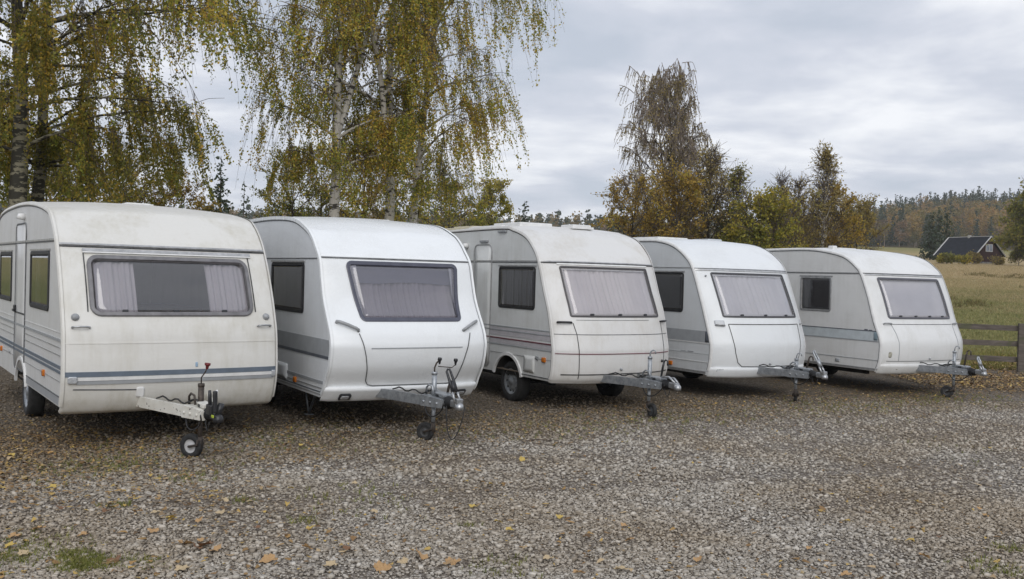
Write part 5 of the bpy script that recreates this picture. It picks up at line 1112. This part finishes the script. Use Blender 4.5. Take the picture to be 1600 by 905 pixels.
def big_leaves():
    """the large single leaves that can be made out in front"""
    rng = np.random.default_rng(4); tones = {'tan': (.44, .27, .12), 'yellow': (.50, .36, .09), 'brown': (.20, .10, .045), 'pale': (.48, .37, .22)}
    mats = {k: plain(k+'_dry_leaf', c, .65, 0, .25, 40) for k, c in tones.items()}; meshes = {}
    def g(px, py): d = cF+cR*(px-800)/FPX+cU*(452.5-py)/FPX; return cO+d*(-cO[2]/d[2])
    lob0 = [(0, 1.15), (.18, .8), (.42, .95), (.5, .62), (.9, .72), (.8, .35), (1.0, .05), (.62, -.05), (.55, -.45), (.2, -.3), (.04, -.45), (.03, -.95), (-.03, -.95), (-.04, -.45), (-.2, -.3), (-.55, -.45), (-.62, -.05), (-1.0, .05), (-.8, .35), (-.9, .72), (-.5, .62), (-.42, .95), (-.18, .8)]
    lob = [(x*.62+.38*.75*x/math.hypot(x, y), y*.62+.38*.8*y/math.hypot(x, y)) for x, y in lob0]
    for tn in tones:
        for vi in range(3):
            b = MB(); cup = rng.uniform(.25, .8); tw = rng.uniform(-.5, .5); c = b.bm.verts.new((0, 0, 0)); mid = [b.bm.verts.new((x*.5, y*.5, (abs(x)*.5)**1.4*cup*.5+.06*math.sin(i*2.4)*.5)) for i, (x, y) in enumerate(lob)]
            rim = [b.bm.verts.new((x*(1-.12*cup), y, (abs(x))**1.5*cup*.5+y*x*tw*.3+.10*math.sin(i*1.7+vi))) for i, (x, y) in enumerate(lob)]; n = len(lob)
            for i in range(n): j = (i+1) % n; b.bm.faces.new((c, mid[i], mid[j])); b.bm.faces.new((mid[i], rim[i], rim[j], mid[j]))
            b.bm.normal_update(); me = bpy.data.meshes.new('fallen_leaf'); b.bm.to_mesh(me); b.bm.free(); me.materials.append(mats[tn]); meshes[tn, vi] = me
    L_ = [(287, 856, 'tan', 1.3), (308, 862, 'brown', 1.0), (322, 858, 'brown', 1.2), (335, 866, 'tan', 1.1), (318, 850, 'tan', .9), (81, 767, 'yellow', 1.1), (15, 716, 'yellow', 1.0), (240, 835, 'tan', 1.0), (287, 895, 'pale', 1.1), (180, 882, 'brown', 1.2), (245, 806, 'pale', .9), (268, 815, 'yellow', .9), (345, 807, 'pale', .9), (420, 882, 'tan', 1.3), (312, 818, 'tan', .8), (213, 805, 'tan', .8), (350, 786, 'pale', .8), (658, 876, 'tan', 1.3), (708, 884, 'tan', 1.25), (598, 893, 'tan', 1.4), (628, 884, 'pale', .9), (583, 817 - 12, 'pale', .8), (741, 797, 'yellow', .9), (779, 821, 'yellow', .7), (795, 834, 'yellow', .8), (874, 814, 'yellow', .7), (858, 879, 'pale', .9), (976, 827, 'tan', .7), (983, 850, 'tan', .8), (815, 723, 'yellow', .8), (730, 782 - 40, 'brown', .6), (553, 760, 'pale', .6), (485, 832, 'yellow', .9), (395, 790, 'pale', .8), (455, 768, 'yellow', .6), (165, 805, 'brown', .9), (95, 800, 'brown', .9), (60, 832, 'tan', 1.0), (20, 845, 'tan', 1.0), (40, 872, 'pale', 1.0), (15, 860, 'yellow', .9), (300, 753 - 5, 'tan', .6), (470, 700, 'yellow', .6), (1090, 880, 'tan', .8), (1180, 820, 'tan', .7), (1265, 862, 'tan', .6), (1320, 905, 'tan', .9), (1445, 876, 'tan', .9), (1468, 845, 'brown', .6), (1400, 850, 'pale', .6), (1530, 800, 'tan', .5), (1430, 735, 'brown', .5), (1560, 868, 'pale', .7), (970, 896, 'pale', 1.0), (905, 902, 'tan', .9), (545, 866, 'brown', 1.0), (515, 890, 'pale', 1.0), (480, 862, 'tan', .8), (130, 842, 'tan', .8), (400, 830, 'brown', .7)]
    lab = {'tan': 'curled tan leaf', 'yellow': 'yellow leaf', 'brown': 'crumpled dark brown leaf', 'pale': 'pale buff leaf'}
    cols_ = [(110, 'beside the small grass patch'), (230, 'next to the green grass tuft'), (360, 'before the cream caravan'), (500, 'in front of the white chipped drawbar'), (680, 'before the bright white caravan'), (860, 'in front of the hanging cable loop'), (1020, 'before the maroon striped caravan'), (1300, 'before the grey banded caravan'), (1700, 'before the pale blue banded caravan')]
    rows_ = [(770, 'far out'), (830, 'midway'), (870, 'low down'), (990, 'lowest')]
    for i, (px, py, tn, s) in enumerate(L_):
        p = g(px, py); o = link('fallen_leaf', meshes[tn, int(rng.integers(0, 3))]); o.location = (p[0], p[1], .03); o.rotation_euler = (rng.normal(0, .22), rng.normal(0, .22), rng.uniform(0, 6.28)); q = .054*s; o.scale = (q, q, q)
        o['label'] = lab[tn]+' on the gravel '+next(t for a, t in cols_ if px < a)+', '+next(t for a, t in rows_ if py < a); o['category'] = 'leaf'; o['group'] = 'large fallen leaves on the gravel'
big_leaves()
def grass(name, label, P, h, wd, cols, seed, nb=5, mat=None):
    rng = np.random.default_rng(seed); P = np.repeat(P, nb, 0)+np.concatenate([rng.normal(0, wd*3.2, (len(P)*nb, 2)), np.zeros((len(P)*nb, 1))], 1); n = len(P)
    hh = h*rng.uniform(.35, 1.2, n); a = rng.uniform(0, 6.28, n); ln = rng.normal(0, .45, (n, 2)); w0 = wd*rng.uniform(.6, 1.3, n); dx, dy = np.cos(a)*w0, np.sin(a)*w0; tip = P.copy(); tip[:, 0] += ln[:, 0]*hh; tip[:, 1] += ln[:, 1]*hh; tip[:, 2] += hh
    m_ = P*.5+tip*.5; m_[:, 2] += hh*.12; V = np.stack([P+np.stack([dx, dy, 0*dx], -1), P-np.stack([dx, dy, 0*dx], -1), m_-np.stack([dx, dy, 0*dx], -1)*.7, tip, m_+np.stack([dx, dy, 0*dx], -1)*.7], 1)
    o = mesh_np(name, V.reshape(-1, 3), np.arange(n*5).reshape(n, 5), mat or litmat(name+'_blades', cols), kind='stuff'); o['label'] = label; o['category'] = 'grass'
def grasses():
    rng = np.random.default_rng(12); G = [(.10, .125, .03), (.16, .18, .04), (.22, .22, .06), (.28, .24, .09)]; DRY = [(.24, .22, .09), (.34, .29, .13), (.43, .34, .18), (.25, .24, .09), (.47, .37, .21)]
    def g(px, py): d = cF+cR*(px-800)/FPX+cU*(452.5-py)/FPX; return cO+d*(-cO[2]/d[2])
    Q = []
    for px, py, r, n in [(135, 886, .085, 520), (118, 872, .06, 160), (30, 872, .14, 110), (60, 850, .2, 80), (560, 780, .3, 60), (10, 880, .1, 70), (215, 884, .1, 60), (180, 790 - 60, .2, 60), (112, 735, .25, 90), (300, 745, .15, 40), (185, 790, .06, 25), (480, 815, .05, 20), (1560, 890, .12, 60), (1575, 860, .08, 30), (790, 888, .12, 40), (735, 822, .05, 10), (380, 783, .06, 20), (1310, 635, .4, 60), (1500, 700, .5, 40), (400, 690, .3, 60), (450, 672, .3, 50)]:
        c = g(px, py); q = np.tile(c, (n, 1)); q[:, :2] += rng.normal(0, r, (n, 2)); q[:, 2] = .0; Q.append(q)
    t = rng.uniform(0, 15, 900); off = rng.normal(-.6, .5, 900); Q.append(np.stack([-4.4+t*.85-off*.53, 10+t*.53+off*.85, t*0], -1))
    grass('grass_tufts', 'small green grass tufts poking through the gravel', np.vstack(Q), .042, .0032, G, 1)
    n = 7000; x = rng.uniform(6.5, 19, n); y = 23.0+rng.uniform(0, 1, n)**1.3*7; grass('verge_grass', 'short green grass strip along the foot of the wooden fence', np.stack([x, y, terr(x, y)-.02], -1), .11, .009, G[1:]+[(.22, .15, .05)], 2)
    mg = NT('meadow_blades'); gg = mg.n('NewGeometry'); sx = mg.n('SeparateXYZ'); mg.l(gg.outputs['Position'], sx.inputs[0]); fy = mg.n('MapRange', From_Min=30.0, From_Max=95.0); mg.l(sx.outputs[1], fy.inputs[0])
    nn_ = mg.n('TexNoise', Scale=.22, Detail=4.0); mg.l(gg.outputs['Position'], nn_.inputs[0]); fm = mg.math('ADD', fy.outputs[0], mg.math('MULTIPLY', mg.math('SUBTRACT', nn_.outputs[0], .5), 1.6))
    mg.col(mg.mix(mg.ramp(fm, [(.2, (0, 0, 0)), (.8, (1, 1, 1))]), mg.ramp(gg.outputs['Random Per Island'], [(0, (.17, .18, .065)), (.6, (.25, .24, .09)), (1, (.34, .29, .13))]), mg.ramp(gg.outputs['Random Per Island'], [(0, (.28, .23, .11)), (.6, (.40, .31, .17)), (1, (.50, .38, .23))]))); mg.set(Roughness=.8)
    n = 52000; y = 28+rng.uniform(0, 1, n)**1.2*108; x = y*rng.uniform(.36, .62, n); z = terr(x, y)-.03; grass('meadow_grass', 'tall straw coloured and green meadow grass beyond the fence', np.stack([x, y, z], -1), .105, .0095, DRY, 3, 5, mg.m)
    n = 170; y = 46+rng.uniform(0, 1, n)*55; x = y*rng.uniform(.38, .60, n); k = np.sin(y*.21+x*.13)+np.sin(x*.37-y*.11) > .5; x, y = x[k], y[k]; P = np.repeat(np.stack([x, y, terr(x, y)-.03], -1), 14, 0); P[:, :2] += rng.normal(0, .35, (len(P), 2)); grass('meadow_weeds', 'darker clumps of tall weeds standing in the meadow', P, .30, .018, [(.13, .11, .05), (.18, .14, .06), (.15, .15, .05)], 4, 4)
grasses()
def twigs():
    rng = np.random.default_rng(31); 
    def g(px, py): d = cF+cR*(px-800)/FPX+cU*(452.5-py)/FPX; return cO+d*(-cO[2]/d[2])
    for (a, b_, lb) in [((975, 661), (1012, 664), 'thin dark twig on the gravel in front of the maroon striped caravan'), ((505, 698), (560, 668), 'long dark stick lying on the gravel before the bright white caravan'), ((820, 690 + 2), (870, 689), 'short twig lying alone on the gravel')]:
        p, q = Vector(g(*a)), Vector(g(*b_)); p.z = q.z = .02; b = MB(); pts = [p.lerp(q, t)+Vector((0, 0, .012*math.sin(t*5)))+Vector((rng.normal(0, .008), rng.normal(0, .008), 0)) for t in np.linspace(0, 1, 6)]; b.tube(pts, [.006, .006, .005, .005, .004, .002], 5); o = b.done('fallen_twig', BK_T); o['label'] = lb; o['category'] = 'twig'; o['group'] = 'twigs on the gravel'
twigs()
# ------------------------------------------------------------------ haze
hm_ = bpy.data.materials.new('valley_haze'); hm_.use_nodes = True; ht = hm_.node_tree
for n in list(ht.nodes):
    if n.type != 'OUTPUT_MATERIAL': ht.nodes.remove(n)
pv = ht.nodes.new('ShaderNodeVolumePrincipled'); pv.inputs['Color'].default_value = (.90, .94, 1.0, 1); pv.inputs['Density'].default_value = .00021
ht.links.new(pv.outputs[0], [n for n in ht.nodes if n.type == 'OUTPUT_MATERIAL'][0].inputs['Volume'])
b = MB(); b.box((-1850, -405, -3), (1850, 2650, 60)); o = b.done('haze', hm_, None, kind='stuff'); o['label'] = 'thin bluish haze over the valley'; o['category'] = 'haze'
print('TRIS', sum(len(o.data.loops)-2*len(o.data.polygons) for o in bpy.data.objects if o.type == 'MESH'))
